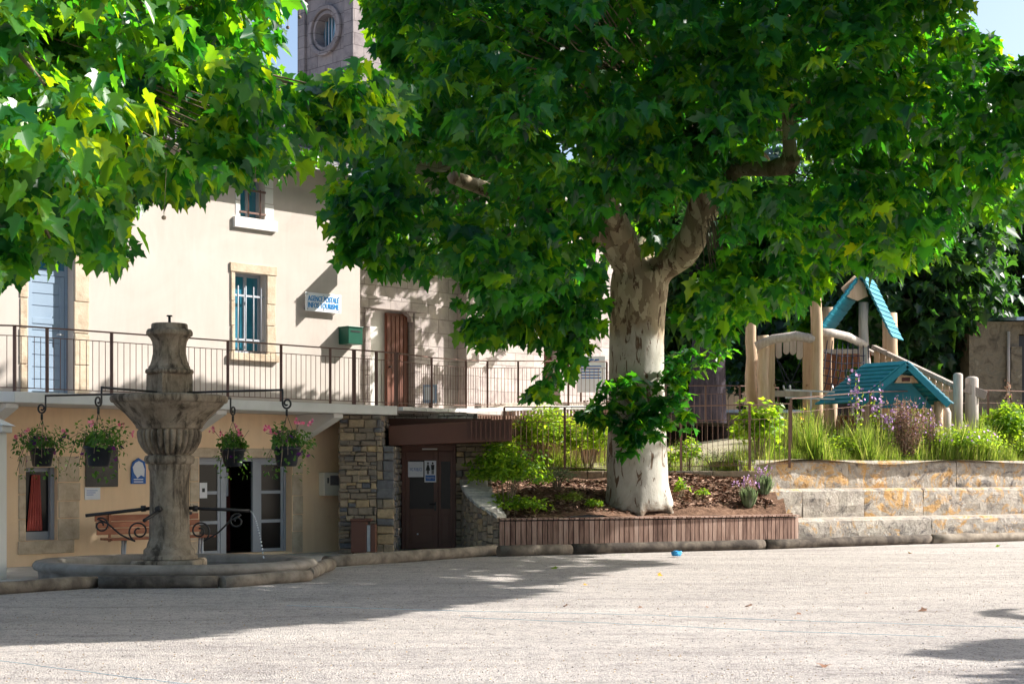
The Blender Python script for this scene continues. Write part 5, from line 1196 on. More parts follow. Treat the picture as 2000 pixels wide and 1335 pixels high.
for p in (fl+Vector((.25,.15,0)),fr_+Vector((-.25,.15,0)),fl+Vector((.25,.15,0))+rv*.85,fr_+Vector((-.25,.1,0))+rv*.85):
    mb=MB(); mb.tube([(p.x,p.y,-.3),(p.x,p.y,p.z+.05)],.11,12); mb.build('post',M['wood_pale'],ph)
mb=MB(); 
for i in range(12):
    p=(fl+Vector((.25,.15,0))).lerp(fl+Vector((.25,.15,0))+rv*.85,i/11); mb.box(p.x-.05,p.x+.03,p.y-.02,p.y+.02,-.3,.62,rnd.random())
for i in range(9):
    p=(fl+Vector((.25,.15,0))+rv*.8).lerp(fr_+Vector((-.25,.15,0))+rv*.8,i/8); mb.box(p.x-.09,p.x+.08,p.y-.02,p.y+.02,-.3,.75,rnd.random())
mb.build('plank_wall',M['wood_rust'],ph,bevel=.006)
c=P(1848,830,36.9); sk=thing('timber_stake','short grey timber stake beside the play house','stake',(c.x,c.y,2.1)); mb=MB(); mb.tube([(0,0,-.3),(0,0,c.z-2.1+.3),(0,0,c.z-2.1+.42)],[.12,.12,.07],12); mb.build('pole',M['wood_grey'],sk)
# two flat steel rails by the platform
sr_=thing('steel_rail','pair of pale steel rails crossing in front of the play tower','rail',P(1585,770,37.2)); o3=Vector(sr_.location)
mb=MB(); mb.bar(P(1534,761,37.2)-o3,P(1630,765,37.2)-o3,.05,.04); mb.bar(P(1534,776,37.2)-o3,P(1630,779,37.2)-o3,.05,.04); mb.bar(P(1584,764,37.23)-o3,P(1584,880,37.23)-o3,.04,.04); mb.build('bar',M['metal_grey'],sr_)
# information board on the terrace
ib=thing('info_board','white information board behind the terrace railing','board',(P(1155,725,37).x,37,SLAB1))
w=.34; z0=P(0,766,37).z-SLAB1; z1=P(0,695,37).z-SLAB1
mb=MB(); mb.box(-w,w,-.02,.02,z0,z1); mb.build('panel',M['paper'],ib,bevel=.006)
mb=MB()
for k in range(5): mb.box(-w*.75,w*(.7-.1*(k%2)),-.025,-.0205,z1-.26-.07*k,z1-.235-.07*k)
for x in (-.12,0,.13): mb.prism([(x-.06,-.0205,z1-.12),(x+.06,-.0205,z1-.10),(x+.05,-.0205,z1-.07),(x-.04,-.0205,z1-.075)][::-1],(0,-.004,0))
mb.build('printed_lines',M['ink_blue'],ib)
for x in (-.25,.25):
    mb=MB(); mb.box(x-.025,x+.025,.021,.06,0,z1-.05); mb.build('leg',M['iron_brown'],ib)
# slatted bench on the terrace
tbn=thing('terrace_bench','dark slatted bench on the terrace under the white board','bench',(P(1085,785,36.2).x,36.2,SLAB1))
mb=MB()
for k in range(34): mb.box(-1.3+.078*k,-1.3+.078*k+.05,-.02,.02,.03,.36 if k<24 else .42,rnd.uniform(0,.4))
mb.build('slats',M['wood_slat'],tbn); mb=MB(); mb.box(-1.3,1.35,.021,.3,.3,.345); mb.build('seat',M['wood_slat'],tbn,bevel=.006)
for x in (-1.2,1.2):
    mb=MB(); mb.box(x-.03,x+.03,.05,.28,0,.298); mb.build('leg',M['iron_brown'],tbn)
# shed at far right
sd=thing('stone_shed','dim stone shed with blue grey roof edge and dark doorway at right','shed',(P(1960,700,46).x,46,2.2))
x0=P(1893,0,46).x-sd.location.x; zt=P(0,628,46).z-2.2; xd0=P(1990,0,46).x-sd.location.x
mb=MB(); wall_holes(mb,x0,x0+6,-.4,zt,[(xd0,xd0+1.1,-.4,P(0,652,46).z-2.2)],.3)
mb.add([(x0,0,-.4),(x0,5,-.4),(x0,5,zt+.4),(x0,0,zt)],[(3,2,1,0)]); mb.add([(x0+6,0,-.4),(x0+6,5,-.4),(x0+6,5,zt+.4),(x0+6,0,zt)],[(0,1,2,3)]); mb.add([(x0,5,-.4),(x0+6,5,-.4),(x0+6,5,zt+.4),(x0,5,zt+.4)],[(0,1,2,3)])
mb.build('wall',M['shed'],sd)
mb=MB(); mb.hexa([(P(1975,0,46).x-sd.location.x,-.5,zt+.0),(x0+6.3,-.5,zt+.0),(x0+6.3,5.2,zt+.42),(x0-.1,5.2,zt+.42),(P(1975,0,46).x-sd.location.x,-.5,zt+.1),(x0+6.3,-.5,zt+.1),(x0+6.3,5.2,zt+.5),(x0-.1,5.2,zt+.5)]); mb.build('roof',M['sheet_blue'],sd)
mb=MB(); mb.box(xd0+.02,xd0+1.08,.2,.26,-.4,P(0,652,46).z-2.22); mb.build('door',M['iron_black'],sd)
x=P(1968,0,46).x-sd.location.x; mb=MB(); mb.tube([(x,-.08,-.3),(x,-.08,zt-.3)],.05,8); mb.build('drain_pipe',M['wood_grey'],sd)
x=P(1983,0,46).x-sd.location.x; mb=MB(); mb.box(x-.16,x+.16,-.12,-.003,-.4,zt-.75); mb.build('pilaster',M['shed'],sd)
# low wall and sandy roofs beyond
lwl=thing('low_wall','low blue grey shaded wall behind the garden fence','wall',(P(1400,850,44).x,44,2.1))
mb=MB(); mb.box(-2.2,2.6,0,.3,-.5,P(0,806,44).z-2.1); mb.build('body',M['shed'],lwl,bevel=.02); mb=MB(); mb.box(-2.25,2.65,-.05,.35,P(0,806,44).z-2.1+.003,P(0,806,44).z-2.1+.09); mb.build('coping',M['sheet_blue'],lwl,bevel=.01)
hut=thing('far_hut','low tan hut seen behind the dark trunk','hut',(P(1400,780,62).x,62,2.2))
mb=MB(); mb.box(-3.2,3.4,0,4,-.5,P(0,752,62).z-2.2); mb.build('wall',M['ochre'],hut); z=P(0,752,62).z-2.2; mb=MB(); mb.hexa([(-3.5,-.4,z),(3.7,-.4,z),(3.7,4.4,z),(-3.5,4.4,z),(-3.2,1.6,z+.35),(3.4,1.6,z+.35),(3.4,2.4,z+.35),(-3.2,2.4,z+.35)]); mb.build('roof',M['wood_pale'],hut)
mb=MB(); mb.box(-1.5,-.7,-.03,-.001,-.2,.5); mb.box(1.2,2.2,-.03,-.001,-.2,.5); mb.build('window',M['glass_dark'],hut)

# ------------------------------------------------------------------ small things on the gravel
c=G(1321,1087); bt=thing('plastic_scrap','crumpled blue plastic scrap on the gravel by the logs','litter',c)
mb=MB(); V=[]; n=9
for i in range(5):
    for j in range(n):
        a=2*math.pi*j/n; ph_=-.2+i*.42; r=.085*math.cos(ph_-.4)*rnd.uniform(.75,1.2); V.append((r*math.cos(a)*1.2,r*math.sin(a),.02+.075*(math.sin(ph_)+.2)*rnd.uniform(.8,1.2)))
mb.add(V,[(i*n+j,i*n+(j+1)%n,(i+1)*n+(j+1)%n,(i+1)*n+j) for i in range(4) for j in range(n)]+[tuple(4*n+j for j in range(n))]); mb.build('crumple',M['blue_plastic'],bt)
cords=[('far blue cord pegged straight across the sunlit gravel',[(560,1182),(860,1192),(1180,1198),(1540,1211),(2080,1228)]),('near blue cord pegged across the gravel, longest and lowest',[(-60,1282),(250,1322),(420,1342)]),
       ('middle blue cord running towards the shaded right corner',[(900,1205),(1220,1218),(1520,1232),(1880,1244)])]
for lab,pp in cords:
    a=G(*pp[0]); t=thing('marking_cord',lab,'cord',a,0,'blue cords marking the boules lanes'); mb=MB(); pts=[]
    for p,q in zip(pp[:-1],pp[1:]):
        for k in range(10):
            pts.append(G(*p).lerp(G(*q),k/10)-a+Vector((0,rnd.uniform(-.012,.012),.003+max(0,rnd.gauss(.001,.002)))))
    mb.tube(pts,.0021,5); mb.build('strand',M['cord_blue'],t)
fl_=[(1218,1083,'green',.09),(1953,1066,'green',.14),(1285,1122,'orange',.09),(1556*.5+1000,1079,'orange',.1),(1140,1141,'yellow',.07),(1467,1182,'brown',.1),(1107,1182,'brown',.08),(1565,1198,'brown',.08),(1810,1191,'brown',.12),(1610,1297,'brown',.12),(1380,1185,'brown',.06),(1088,1109,'green',.13),(1690,1158,'brown',.06),(1255,1185,'brown',.07)]
desc={'green':'green leaf lying on the gravel','orange':'orange fallen leaf on the gravel','yellow':'yellow fallen leaf in the tree shade','brown':'dry brown leaf on the gravel'}
wh={0:'below the left end of the slatted bench',1:'beside the log at far right',2:'near the tip of the tree shade',3:'below the stone steps',4:'left of the shade edge',5:'midway across the sunlit ground',6:'left, just beyond the shade edge',7:'near the middle cord',8:'far right of the sunlit ground',9:'nearest the camera',10:'small, by the central sunlit patch',11:'in the shade below the bench',12:'small, right of centre',13:'small, left of the central patch'}
lm={'green':M['leaf_bright'],'orange':M['petal_orange'],'yellow':M['petal_orange'],'brown':M['dry']}
for i,(px,py,k,s) in enumerate(fl_):
    c=G(px,py,.012); a=rnd.uniform(0,6.28)
    o=leaves('fallen_leaf',[(0,0,0)],[(math.cos(a),math.sin(a),.2)],[(rnd.uniform(-.3,.3),-.3,1)],[s*.9],[.5],'plane_lo',lm[k]); o.location=c
    tag(o,desc[k]+', '+wh[i],'leaf','fallen leaves on the boules ground')
# pebbles strewn over the gravel near the camera
n=5000; Y=11+22*npr.random(n)**1.4; X=npr.uniform(-.36,.36,n)*Y; sz=npr.uniform(.004,.012,n)
base=np.array([(1,0,0),(-.5,.87,0),(-.5,-.87,0),(0,0,.8)])
V=(np.stack([X,Y,np.full(n,.0)],1)[:,None,:]+base[None]*sz[:,None,None]*npr.uniform(.6,1.4,(n,4,1))).reshape(-1,3)
me=bpy.data.meshes.new('pebbles'); fcs=[]
for i in range(n): fcs += [(4*i,4*i+1,4*i+3),(4*i+1,4*i+2,4*i+3),(4*i+2,4*i,4*i+3)]
me.from_pydata(V.tolist(),[],fcs); at=me.attributes.new('tint','FLOAT','POINT'); at.data.foreach_set('value',np.repeat(npr.random(n),4).astype(np.float32)); me.materials.append(M['rubble']); o=bpy.data.objects.new('pebbles',me); COL.objects.link(o); tag(o,kind='stuff')
# ------------------------------------------------------------------ plane trees
def merged_trunk(mb,name,m,parent,vox=.05,smooth=6):
    o=mb.build(name,m,parent)
    r=o.modifiers.new('r','REMESH'); r.mode='VOXEL'; r.voxel_size=vox; r.use_smooth_shade=True
    s=o.modifiers.new('s','SMOOTH'); s.iterations=smooth; s.factor=.5
    dg=bpy.context.evaluated_depsgraph_get(); me=bpy.data.meshes.new_from_object(o.evaluated_get(dg)); o.modifiers.clear(); old=o.data; o.data=me; bpy.data.meshes.remove(old); me.name=name
    return o
TB=Vector((2.62,31.3,.72))
big=thing('plane_tree','big plane tree with pale trunk and wide leafy crown above the bench','tree',TB)
T=lambda px,py,Y: P(px,py,Y)-TB
mb=MB()
pr=[(1248,998,.74),(1247,975,.69),(1246,945,.63),(1244,900,.62),(1244,820,.585),(1243,740,.565),(1244,660,.56),(1246,600,.57),(1248,560,.60),(1250,530,.56)]
mb.tube([T(x,y,31.3) for x,y,r in pr],[r for x,y,r in pr],24,True,.5,.02)
for a in (200,265,320,20,90,150):       # root flare
    d=Vector((math.cos(math.radians(a)),math.sin(math.radians(a)),0)); mb.tube([d*.25+Vector((0,0,.8)),d*.48+Vector((0,0,.34)),d*.64+Vector((0,0,.08)),d*.82+Vector((0,0,-.12))],[.24,.19,.12,.06],10)
limbs=[([(1250,560,31.3),(1225,500,31.0),(1206,440,30.6),(1180,390,30.0),(1150,325,29.4),(1125,250,29.0)],[.46,.33,.27,.21,.15,.09]),
       ([(1255,550,31.3),(1300,520,31.1),(1338,500,30.7),(1352,470,30.4),(1362,420,30.2),(1375,350,29.8),(1392,285,29.4),(1400,205,29.0)],[.42,.28,.25,.29,.25,.18,.13,.08]),
       ([(1250,550,31.4),(1255,500,32.4),(1270,420,33.2),(1300,300,33.6)],[.42,.3,.25,.16]),
       ([(1248,545,31.2),(1190,480,30.9),(1100,420,30.0),(980,380,28.8),(880,345,27.8)],[.36,.2,.17,.15,.13]),
       ([(1300,520,31.1),(1380,420,30.4),(1440,330,29.5),(1500,330,28.8),(1545,322,28.4)],[.26,.2,.16,.15,.2])]
for pp,rs in limbs: mb.tube([T(*p) for p in pp],rs,14,True,.5,.03)
mb.tube([T(1545,322,28.4),T(1543,300,28.4),T(1541,265,28.3),T(1535,200,28.2)],[.21,.15,.13,.1],12)
merged_trunk(mb,'trunk',M['plane_bark'],big)
CC=np.array([3.3,28.0,8.6])
BIG=[(690,-60),(722,60),(742,112),(770,160),(742,205),(742,250),(655,290),(600,335),(598,375),(640,392),(660,440),(700,462),(652,525),(672,548),(722,505),(762,560),(800,573),(850,552),(905,560),(888,600),(930,640),(888,668),(925,690),(962,712),(1000,668),(1046,682),(1066,690),(1060,735),(1034,800),(1062,808),(1112,752),(1130,700),(1190,660),(1188,540),(1204,524),(1310,535),(1318,610),(1352,668),(1405,700),(1440,640),(1462,660),(1490,600),(1530,640),(1580,560),(1625,520),(1700,560),(1762,552),(1800,505),(1852,555),(1890,580),(1842,480),(1902,430),(1975,450),(2050,450),(2050,80),(1962,112),(1925,70),(1882,40),(1868,-60)]
WIN=[(1178,405),(1236,415),(1262,500),(1308,490),(1305,425),(1335,385),(1398,380),(1408,470),(1388,525),(1335,560),(1318,600),(1318,700),(1186,700),(1188,540)]
WIN2=[(1488,270),(1510,225),(1570,222),(1592,345),(1520,372),(1420,350),(1425,325),(1480,325)]
WIN3=[(825,305),(940,345),(945,400),(825,370)]
def near_win(px,py):
    o=np.zeros(px.shape,bool)
    for dx,dy in ((0,0),(14,0),(-14,0),(0,20)):
        for w in (WIN,WIN2,WIN3): o|=inpoly(px+dx,py+dy,w)
    return o
mb=MB()                                     # boughs reaching through the crown
ends=[T(*e) for e in ((1180,390,30.0),(1375,350,29.8),(1300,300,33.6),(880,345,27.8),(1535,200,28.2))]
r2=random.Random(5)
for k in range(46):
    a=r2.uniform(0,6.283); q=r2.uniform(.55,.95)
    tgt=Vector((CC[0]+7.6*q*math.cos(a),CC[1]+6.4*q*math.sin(a),CC[2]+r2.uniform(-1.2,2.2)))-TB
    s0_=min(ends,key=lambda e:(e-tgt).length); pts=limb_path(s0_,tgt,.5,.28,7,k); n_=len(pts)
    q_=np.array([list(p+TB) for p in pts]); x_,y_=proj(q_)
    if not clear(pts,TB) or not (inset(x_,y_,BIG,14)|(y_<-60)).all(): continue
    mb.tube(pts,[.09*(1-i/n_)+.014 for i in range(n_)],7,False,.5)
mb.build('boughs',M['plane_bark'],big)
acc=[]; need=6300; got=0
while got<need:
    n=24000; d=npr.normal(0,1,(n,3)); d/=((d**4).sum(1)**.25)[:,None]; rad=(npr.random(n)**.42)
    Pt=CC+d*rad[:,None]*np.array([8.6,7.6,1])*1.0
    up=d[:,2]>0; Pt[:,2]=CC[2]+d[:,2]*rad*np.where(up,3.6,4.6)
    px,py=proj(Pt)
    ok=inset(px,py,BIG,15)|(py<-75)
    ok&=~((inpoly(px,py,WIN)|inpoly(px,py,WIN3)|inpoly(px,py,WIN2))&(Pt[:,1]<31.6))
    # crown shaped for light: drop shoots that would shade sunlit wall, ground and planting
    ok&=~shade_wall(Pt)
    ok&=~shade_ground(Pt)
    for z_ in (1.5,2.2,2.8): ok&=~(shade_patch(Pt,z_,-1.6,2.2,31.4,34.4))
    for z_ in (.9,1.5): ok&=~(shade_patch(Pt,z_,-1.3,.9,29.3,31.2))
    ok&=~(shade_patch(Pt,2.4,-2.7,-.6,30.6,31.6))
    for z_ in (1.2,2.6,4.2): ok&=~(shade_patch(Pt,z_,2.0,3.3,30.6,31.6)&(npr.random(n)<.5))
    ok&=~(shade_patch(Pt,1.1,3.2,6.4,30.3,32.8)&(npr.random(n)<.85))
    ok&=~(shade_patch(Pt,1.0,5.5,14,31.5,37)&(npr.random(n)<.75))
    ok&=~(shade_patch(Pt,2.1,3,14,35,41)&(npr.random(n)<.6))
    ok&=~(shade_patch(Pt,1.2,-8.3,-6.9,21.6,23.0)&(npr.random(n)<.9))
    ok&=~(shade_patch(Pt,0.3,-9,-4.6,22.6,26.5)&(npr.random(n)<.6))
    acc.append(Pt[ok]); got+=ok.sum()
Cl=np.concatenate(acc)[:need]
def spray(poly,Y0,Y1,n):
    out=[]; xs=[p[0] for p in poly]; ys=[p[1] for p in poly]
    while len(out)<n:
        x,y=rnd.uniform(min(xs),max(xs)),rnd.uniform(min(ys),max(ys))
        if inpoly(np.array([x]),np.array([y]),poly)[0]: out.append(P(x,y,rnd.uniform(Y0,Y1)))
    return np.array(out)
def accept(Pt):
    n=len(Pt); px,py=proj(Pt)
    ok=inset(px,py,BIG,13,30)|(py<-85)
    ok&=~(near_win(px,py)&(Pt[:,1]<31.9))
    ok&=~shade_wall(Pt)&~shade_ground(Pt)&~(shade_church(Pt)&(npr.random(n)<.75))
    for z_ in (1.5,2.2,2.8): ok&=~(shade_patch(Pt,z_,-1.6,2.2,31.4,34.4))
    for z_ in (.9,1.5): ok&=~(shade_patch(Pt,z_,-1.3,.9,29.3,31.2))
    ok&=~(shade_patch(Pt,2.4,-2.7,-.6,30.6,31.6))
    for z_ in (1.2,2.6,4.2): ok&=~(shade_patch(Pt,z_,2.0,3.3,30.6,31.6)&(npr.random(n)<.5))
    ok&=~(shade_patch(Pt,1.1,3.2,6.4,30.3,32.8)&(npr.random(n)<.85))
    ok&=~(shade_patch(Pt,1.0,5.5,14,31.5,37)&(npr.random(n)<.75))
    ok&=~(shade_patch(Pt,2.1,3,14,35,41)&(npr.random(n)<.6))
    ok&=~(shade_patch(Pt,1.2,-8.3,-6.9,21.6,23.0)&(npr.random(n)<.9))
    ok&=~(shade_patch(Pt,0.3,-9,-4.6,22.6,26.5)&(npr.random(n)<.75))
    return ok
def pads(ctr,size,need,acc_fn,md,sig,per,expo=.42,keep=None,quart=True,lowz=None):
    """foliage grows as separate sprays: pads of shoots with dark gaps between them"""
    cen=[]; out=[]; got=0; tries=0
    while got<need and tries<4000:
        tries+=1
        d=npr.normal(0,1,(200,3)); d/=((d**4).sum(1)**.25 if quart else np.sqrt((d**2).sum(1)))[:,None]
        p=ctr+d*(npr.random(200)**expo)[:,None]*np.where(d[:,2:3]>0,np.array([size[0],size[1],size[2]]),np.array([size[0],size[1],size[3]]))
        p=p[acc_fn(p)]
        for c in p:
            if cen and np.min(np.linalg.norm((np.array(cen)-c)*np.array([1,1,1.5]),axis=1))<md*rnd.uniform(.8,1.2): continue
            cen.append(c); o=c-ctr; o[2]*=.3; o/=max(np.linalg.norm(o),.1)
            q=npr.normal(0,1,(per,3))*sig*rnd.uniform(.75,1.3); r2=(q[:,:2]**2).sum(1); q[:,2]=q[:,2]*.5-(q@o)*.35-.25*r2/sig
            Q=c+q; Q=Q[acc_fn(Q)]; out.append(Q); got+=len(Q)
            break
        else:
            md*=.985
    return np.concatenate(out)[:need], np.array(cen)
Cl,cen=pads(CC,(8.6,7.6,3.6,4.6),7000,accept,1.2,.44,30)
ex=[]; g_=0
while g_<1900:                        # loose inner shoots, deeper in the shade
    d=npr.normal(0,1,(20000,3)); d/=((d**4).sum(1)**.25)[:,None]; q=CC+d*(npr.random((20000,1))**.6)*np.where(d[:,2:3]>0,np.array([7.6,6.6,2.6]),np.array([7.6,6.6,3.4])); q=q[accept(q)]; ex.append(q); g_+=len(q)
Ex=np.concatenate(ex)[:1900]
H7=spray([(1440,560),(1600,530),(1640,510),(1600,555),(1540,595),(1460,610)],27.5,30,60)
g_=np.array([list(G(x,y)) for x,y in zip(npr.uniform(1000,1325,4000),npr.uniform(1088,1150,4000))])
gx,gy=proj(g_); g_=g_[inpoly(gx,gy,[(1000,1088),(1325,1096),(1190,1112),(1000,1148)])]
z_=npr.uniform(5.4,8.2,len(g_)); q=g_+S*(z_/S[2])[:,None]; qx,qy=proj(q)
q=q[(inset(qx,qy,BIG,10,30)|(qx>2030))&(q[:,0]<13.2)&~shade_wall(q)&~shade_ground(q)]; H9=q[:150]      # shoots added at the crown's right rim to extend the ground shade
H6=spray([(640,385),(720,360),(790,400),(800,520),(750,530),(722,500),(690,520),(662,490),(668,450)],21.5,24,85)
# hanging sprays below the crown, on the camera side of the trunk
H1=spray([(1050,640),(1150,620),(1160,665),(1110,730),(1062,778),(1040,770),(1070,710)],26.8,28.0,30)
H2=spray([(900,550),(1175,540),(1180,620),(1100,650),(1000,655),(960,668),(905,640),(935,610)],26.3,28.4,95)
H3=spray([(1345,560),(1480,545),(1560,570),(1480,610),(1440,605),(1400,655),(1365,630),(1340,590)],27,28.9,85)
H4=spray([(1140,815),(1180,760),(1215,728),(1275,745),(1300,740),(1345,790),(1360,830),(1330,872),(1300,842),(1280,860),(1240,902),(1215,890),(1222,850),(1190,820),(1150,840)],30.25,30.65,95)
H5=spray([(1290,700),(1410,655),(1420,690),(1380,730),(1300,760)],30.3,30.9,26)
def crown(name,Cs,per,size,parent,base,ctr,m=M['leaf_plane'],kind='plane',tm=.46,ts=.2,spread=.42,droop=.8):
    O=Cs-ctr; O=unit(O)*np.array([1,1,.5])+np.array([0,0,.15])+npr.normal(0,.25,O.shape)
    B,D_,N,L,T_=shoots(Cs,O,per,spread,size,tm,ts,droop)
    return leaves(name,B-np.array(base),D_,N,L,T_,kind,m,parent)
crown('crown',np.concatenate([Cl,Ex,H1,H2,H3,H6,H7,H9]),8,.20,big,TB,CC)
sp_=crown('trunk_shoots',np.concatenate([H4,H5]),6,.19,big,TB,np.array([2.55,31.3,1.8]),tm=.4,spread=.3)
mb=MB()
for q in H4[::4]:
    e=Vector(q)-TB; mb.tube([Vector((0.0,-.45,e.z-.25)),Vector((e.x*.6,e.y*.8,e.z+.12)),e],[.012,.008,.004],5,False)
mb.build('shoot_stems',M['twig'],sp_)
# twigs inside the crown
mb=MB()
for q in Cl[:900]:
    e=Vector(q); d=Vector(CC-q); d.z-=.8; L=min(1.4,d.length*.35)
    if not clear([e+d.normalized()*L-TB],TB): continue
    mb.tube([e-TB,e+d.normalized()*L*.5+Vector((0,0,rnd.uniform(-.1,.15)))-TB,e+d.normalized()*L-TB],[.005,.009,.016],4,False)
mb.build('twigs',M['twig'],big)
# little seed balls
mb=MB()
for q in Cl[900:1040]:
    e=Vector(q)-TB; c=e+Vector((0,0,-.28)); mb.tube([e,c],.002,3,False); mb.lathe([(0,-.014),(.012,-.008),(.014,0),(.012,.008),(0,.014)],7,c)
tag(mb.build('seed_balls',M['twig'],big),kind='stuff')

# plane tree whose branches come in from the left, nearer the camera
LB=Vector((-7.4,14.5,0)); lt=thing('plane_tree','nearer plane tree whose leafy branches hang in from the upper left','tree',LB)
mb=MB(); mb.tube([(0,0,-.1),(0,0,.6),(.05,.05,2.2),(.1,.1,3.6)],[.6,.46,.4,.42],18,True,.5,.03)
LE=[]
for e in ((3.2,1.5,5.2),(2.6,-2.4,5.0),(3.0,3.8,5.6),(-2,2,5.6),(-1.5,-2.5,5.5),(.5,.5,6.5)):
    pts=limb_path((.1,.1,3.3),e,.5,.2,6,int(e[0]*10+50)); mb.tube(pts,[.28-.034*i for i in range(len(pts))],10); LE.append(Vector(e))
merged_trunk(mb,'trunk',M['plane_bark'],lt,.05)
LEFT=[(-500,-400),(560,-400),(575,20),(545,60),(532,115),(560,140),(600,128),(650,150),(662,118),(690,140),(752,160),(775,195),(730,240),(742,268),(690,300),(690,330),(640,338),(612,398),(575,345),(540,338),(520,370),(470,360),(440,402),(408,372),(392,420),(330,398),(318,432),(290,385),(262,420),(236,418),(255,470),(232,492),(222,520),(200,545),(168,492),(148,512),(120,498),(100,520),(60,508),(45,545),(0,552),(-500,600)]
GAPS=[(335,270,34),(545,75,26),(35,330,9),(150,372,16),(415,405,12),(480,30,22),(250,250,9),(430,300,12),(570,250,10),(505,335,10),(75,250,8),(300,130,9)]
LC=np.array([-6.0,14.5,6.2])
def acc_left(Pt):
    px,py=proj(Pt); n=len(Pt)
    ok=inset(px,py,LEFT,np.where(px>560,8,20),26)&(Pt[:,1]>8.6)&(Pt[:,2]>2.6)
    for gx,gy,gr in GAPS: ok&=~(((px-gx)**2+(py-gy)**2)<gr*gr*1.5)
    ok&=((px>-140)&(py>-140))|(npr.random(n)<.25)
    return ok&(Pt[:,1]>9.6+np.clip(px,0,800)*.0085)
Ll,cenl=pads(LC,(5.6,5.6,3.6,3.6),3300,acc_left,.78,.28,28,.45,quart=False)
H8=spray([(592,150),(640,150),(700,128),(755,155),(785,190),(745,245),(700,262),(640,275),(600,220)],14.5,17,95)
crown('crown',np.concatenate([Ll,H8]),7,.155,lt,LB,LC,tm=.56,ts=.24,spread=.36,droop=.9)
mb=MB(); LBn=np.array(LB)
for k in range(60):
    e=Vector(Ll[(k*31)%len(Ll)])-LB; s0_=min(LE,key=lambda v:(v-e).length); pts=limb_path(s0_,e,.3,.25,6,k)
    x_,y_=proj(np.array([list(p+LB) for p in pts]))
    if not inpoly(x_,y_,LEFT).all(): continue
    mb.tube(pts,[.04*(1-i/7)+.006 for i in range(7)],6,False)
for q in Ll[:700]:
    e=Vector(q); d=Vector(LC-q); L=min(1.0,d.length*.3); mb.tube([e-LB,e+d.normalized()*L-LB],[.004,.010],4,False)
mb.build('twigs',M['twig'],lt)
mb=MB()
for px,py,Y in ((585,34,16),(562,54,16),(568,10,16),(500,325,14.5),(320,425,12.5),(498,352,14)):
    c=P(px,py,Y)-LB; mb.tube([c+Vector((.02,0,.4)),c],.0025,3,False); mb.lathe([(0,-.02),(.016,-.012),(.02,0),(.016,.012),(0,.02)],9,c)
mb.build('seed_balls',M['twig'],lt)

# a third plane of the same square, to the right, whose crown shades the near ground
RB_=Vector((12.2,16.5,0)); rt=thing('plane_tree','plane tree beside the boules ground, casting the shade at lower right','tree',RB_)
mb=MB(); mb.tube([(0,0,-.1),(0,0,.6),(.05,.05,2.4),(-.1,.1,4.2)],[.62,.48,.42,.44],18,True,.5,.03)
for e in ((4,0,7.6),(3.5,3,7.4),(4,-2,7.2)):
    pts=limb_path((-.1,.1,4.0),e,.5,.2,6,int(e[0]*10+50)); mb.tube(pts,[.28-.034*i for i in range(len(pts))],10)
mb.build('trunk',M['plane_bark'],rt)
acc=[]; need=2600; got=0; RC=np.array([11.2,16.8,9.0])
while got<need:
    n=20000; d=unit(npr.normal(0,1,(n,3))); rad=npr.random(n)**.45; Pt=RC+d*rad[:,None]*np.array([7.5,7.5,3.4]); px,py=proj(Pt)
    ok=~((px<2060)&(py>-70)&(Pt[:,1]>3))&~shade_ground(Pt)
    tx=(Pt[:,0]-8.5)/S[0]; Qx=Pt-tx[:,None]*S; ok&=~((tx>0)&(Qx[:,1]>22)&(Qx[:,1]<34)&(Qx[:,2]>3.5)&(Qx[:,2]<11))
    t=Pt[:,2]/S[2]; Qg=Pt-t[:,None]*S; ok&=(Qg[:,1]<26)|(npr.random(n)<.2); ok&=~shade_wall(Pt)
    acc.append(Pt[ok]); got+=ok.sum()
crown('crown',np.concatenate(acc)[:need],7,.28,rt,RB_,RC,kind='plane_lo')

# ------------------------------------------------------------------ trees beyond the playground
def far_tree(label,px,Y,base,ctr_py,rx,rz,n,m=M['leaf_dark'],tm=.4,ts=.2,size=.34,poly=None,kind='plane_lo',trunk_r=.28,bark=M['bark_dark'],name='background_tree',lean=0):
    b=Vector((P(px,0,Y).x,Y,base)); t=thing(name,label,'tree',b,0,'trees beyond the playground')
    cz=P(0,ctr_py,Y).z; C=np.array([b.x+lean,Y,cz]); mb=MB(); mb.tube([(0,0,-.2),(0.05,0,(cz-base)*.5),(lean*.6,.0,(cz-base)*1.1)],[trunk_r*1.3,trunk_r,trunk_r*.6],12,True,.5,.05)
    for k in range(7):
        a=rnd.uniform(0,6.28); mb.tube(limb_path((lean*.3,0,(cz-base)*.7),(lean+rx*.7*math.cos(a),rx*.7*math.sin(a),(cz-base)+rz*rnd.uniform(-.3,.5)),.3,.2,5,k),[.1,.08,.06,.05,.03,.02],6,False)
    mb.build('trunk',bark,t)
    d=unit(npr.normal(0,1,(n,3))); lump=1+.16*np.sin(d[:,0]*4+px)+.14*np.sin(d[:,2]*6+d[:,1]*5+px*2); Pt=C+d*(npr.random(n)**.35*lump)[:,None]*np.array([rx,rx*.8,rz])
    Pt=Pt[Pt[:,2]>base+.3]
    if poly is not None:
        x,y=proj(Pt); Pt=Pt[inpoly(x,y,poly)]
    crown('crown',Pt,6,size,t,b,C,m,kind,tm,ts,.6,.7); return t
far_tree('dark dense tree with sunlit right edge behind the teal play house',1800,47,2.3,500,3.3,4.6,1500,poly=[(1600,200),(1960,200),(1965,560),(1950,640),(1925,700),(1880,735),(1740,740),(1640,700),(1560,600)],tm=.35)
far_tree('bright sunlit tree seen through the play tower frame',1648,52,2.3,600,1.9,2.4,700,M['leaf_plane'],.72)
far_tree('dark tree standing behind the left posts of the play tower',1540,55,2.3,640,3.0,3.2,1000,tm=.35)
far_tree('tree with thick dark purple brown trunk behind the garden fence',1380,43,2.2,430,3.4,2.6,800,trunk_r=.46)
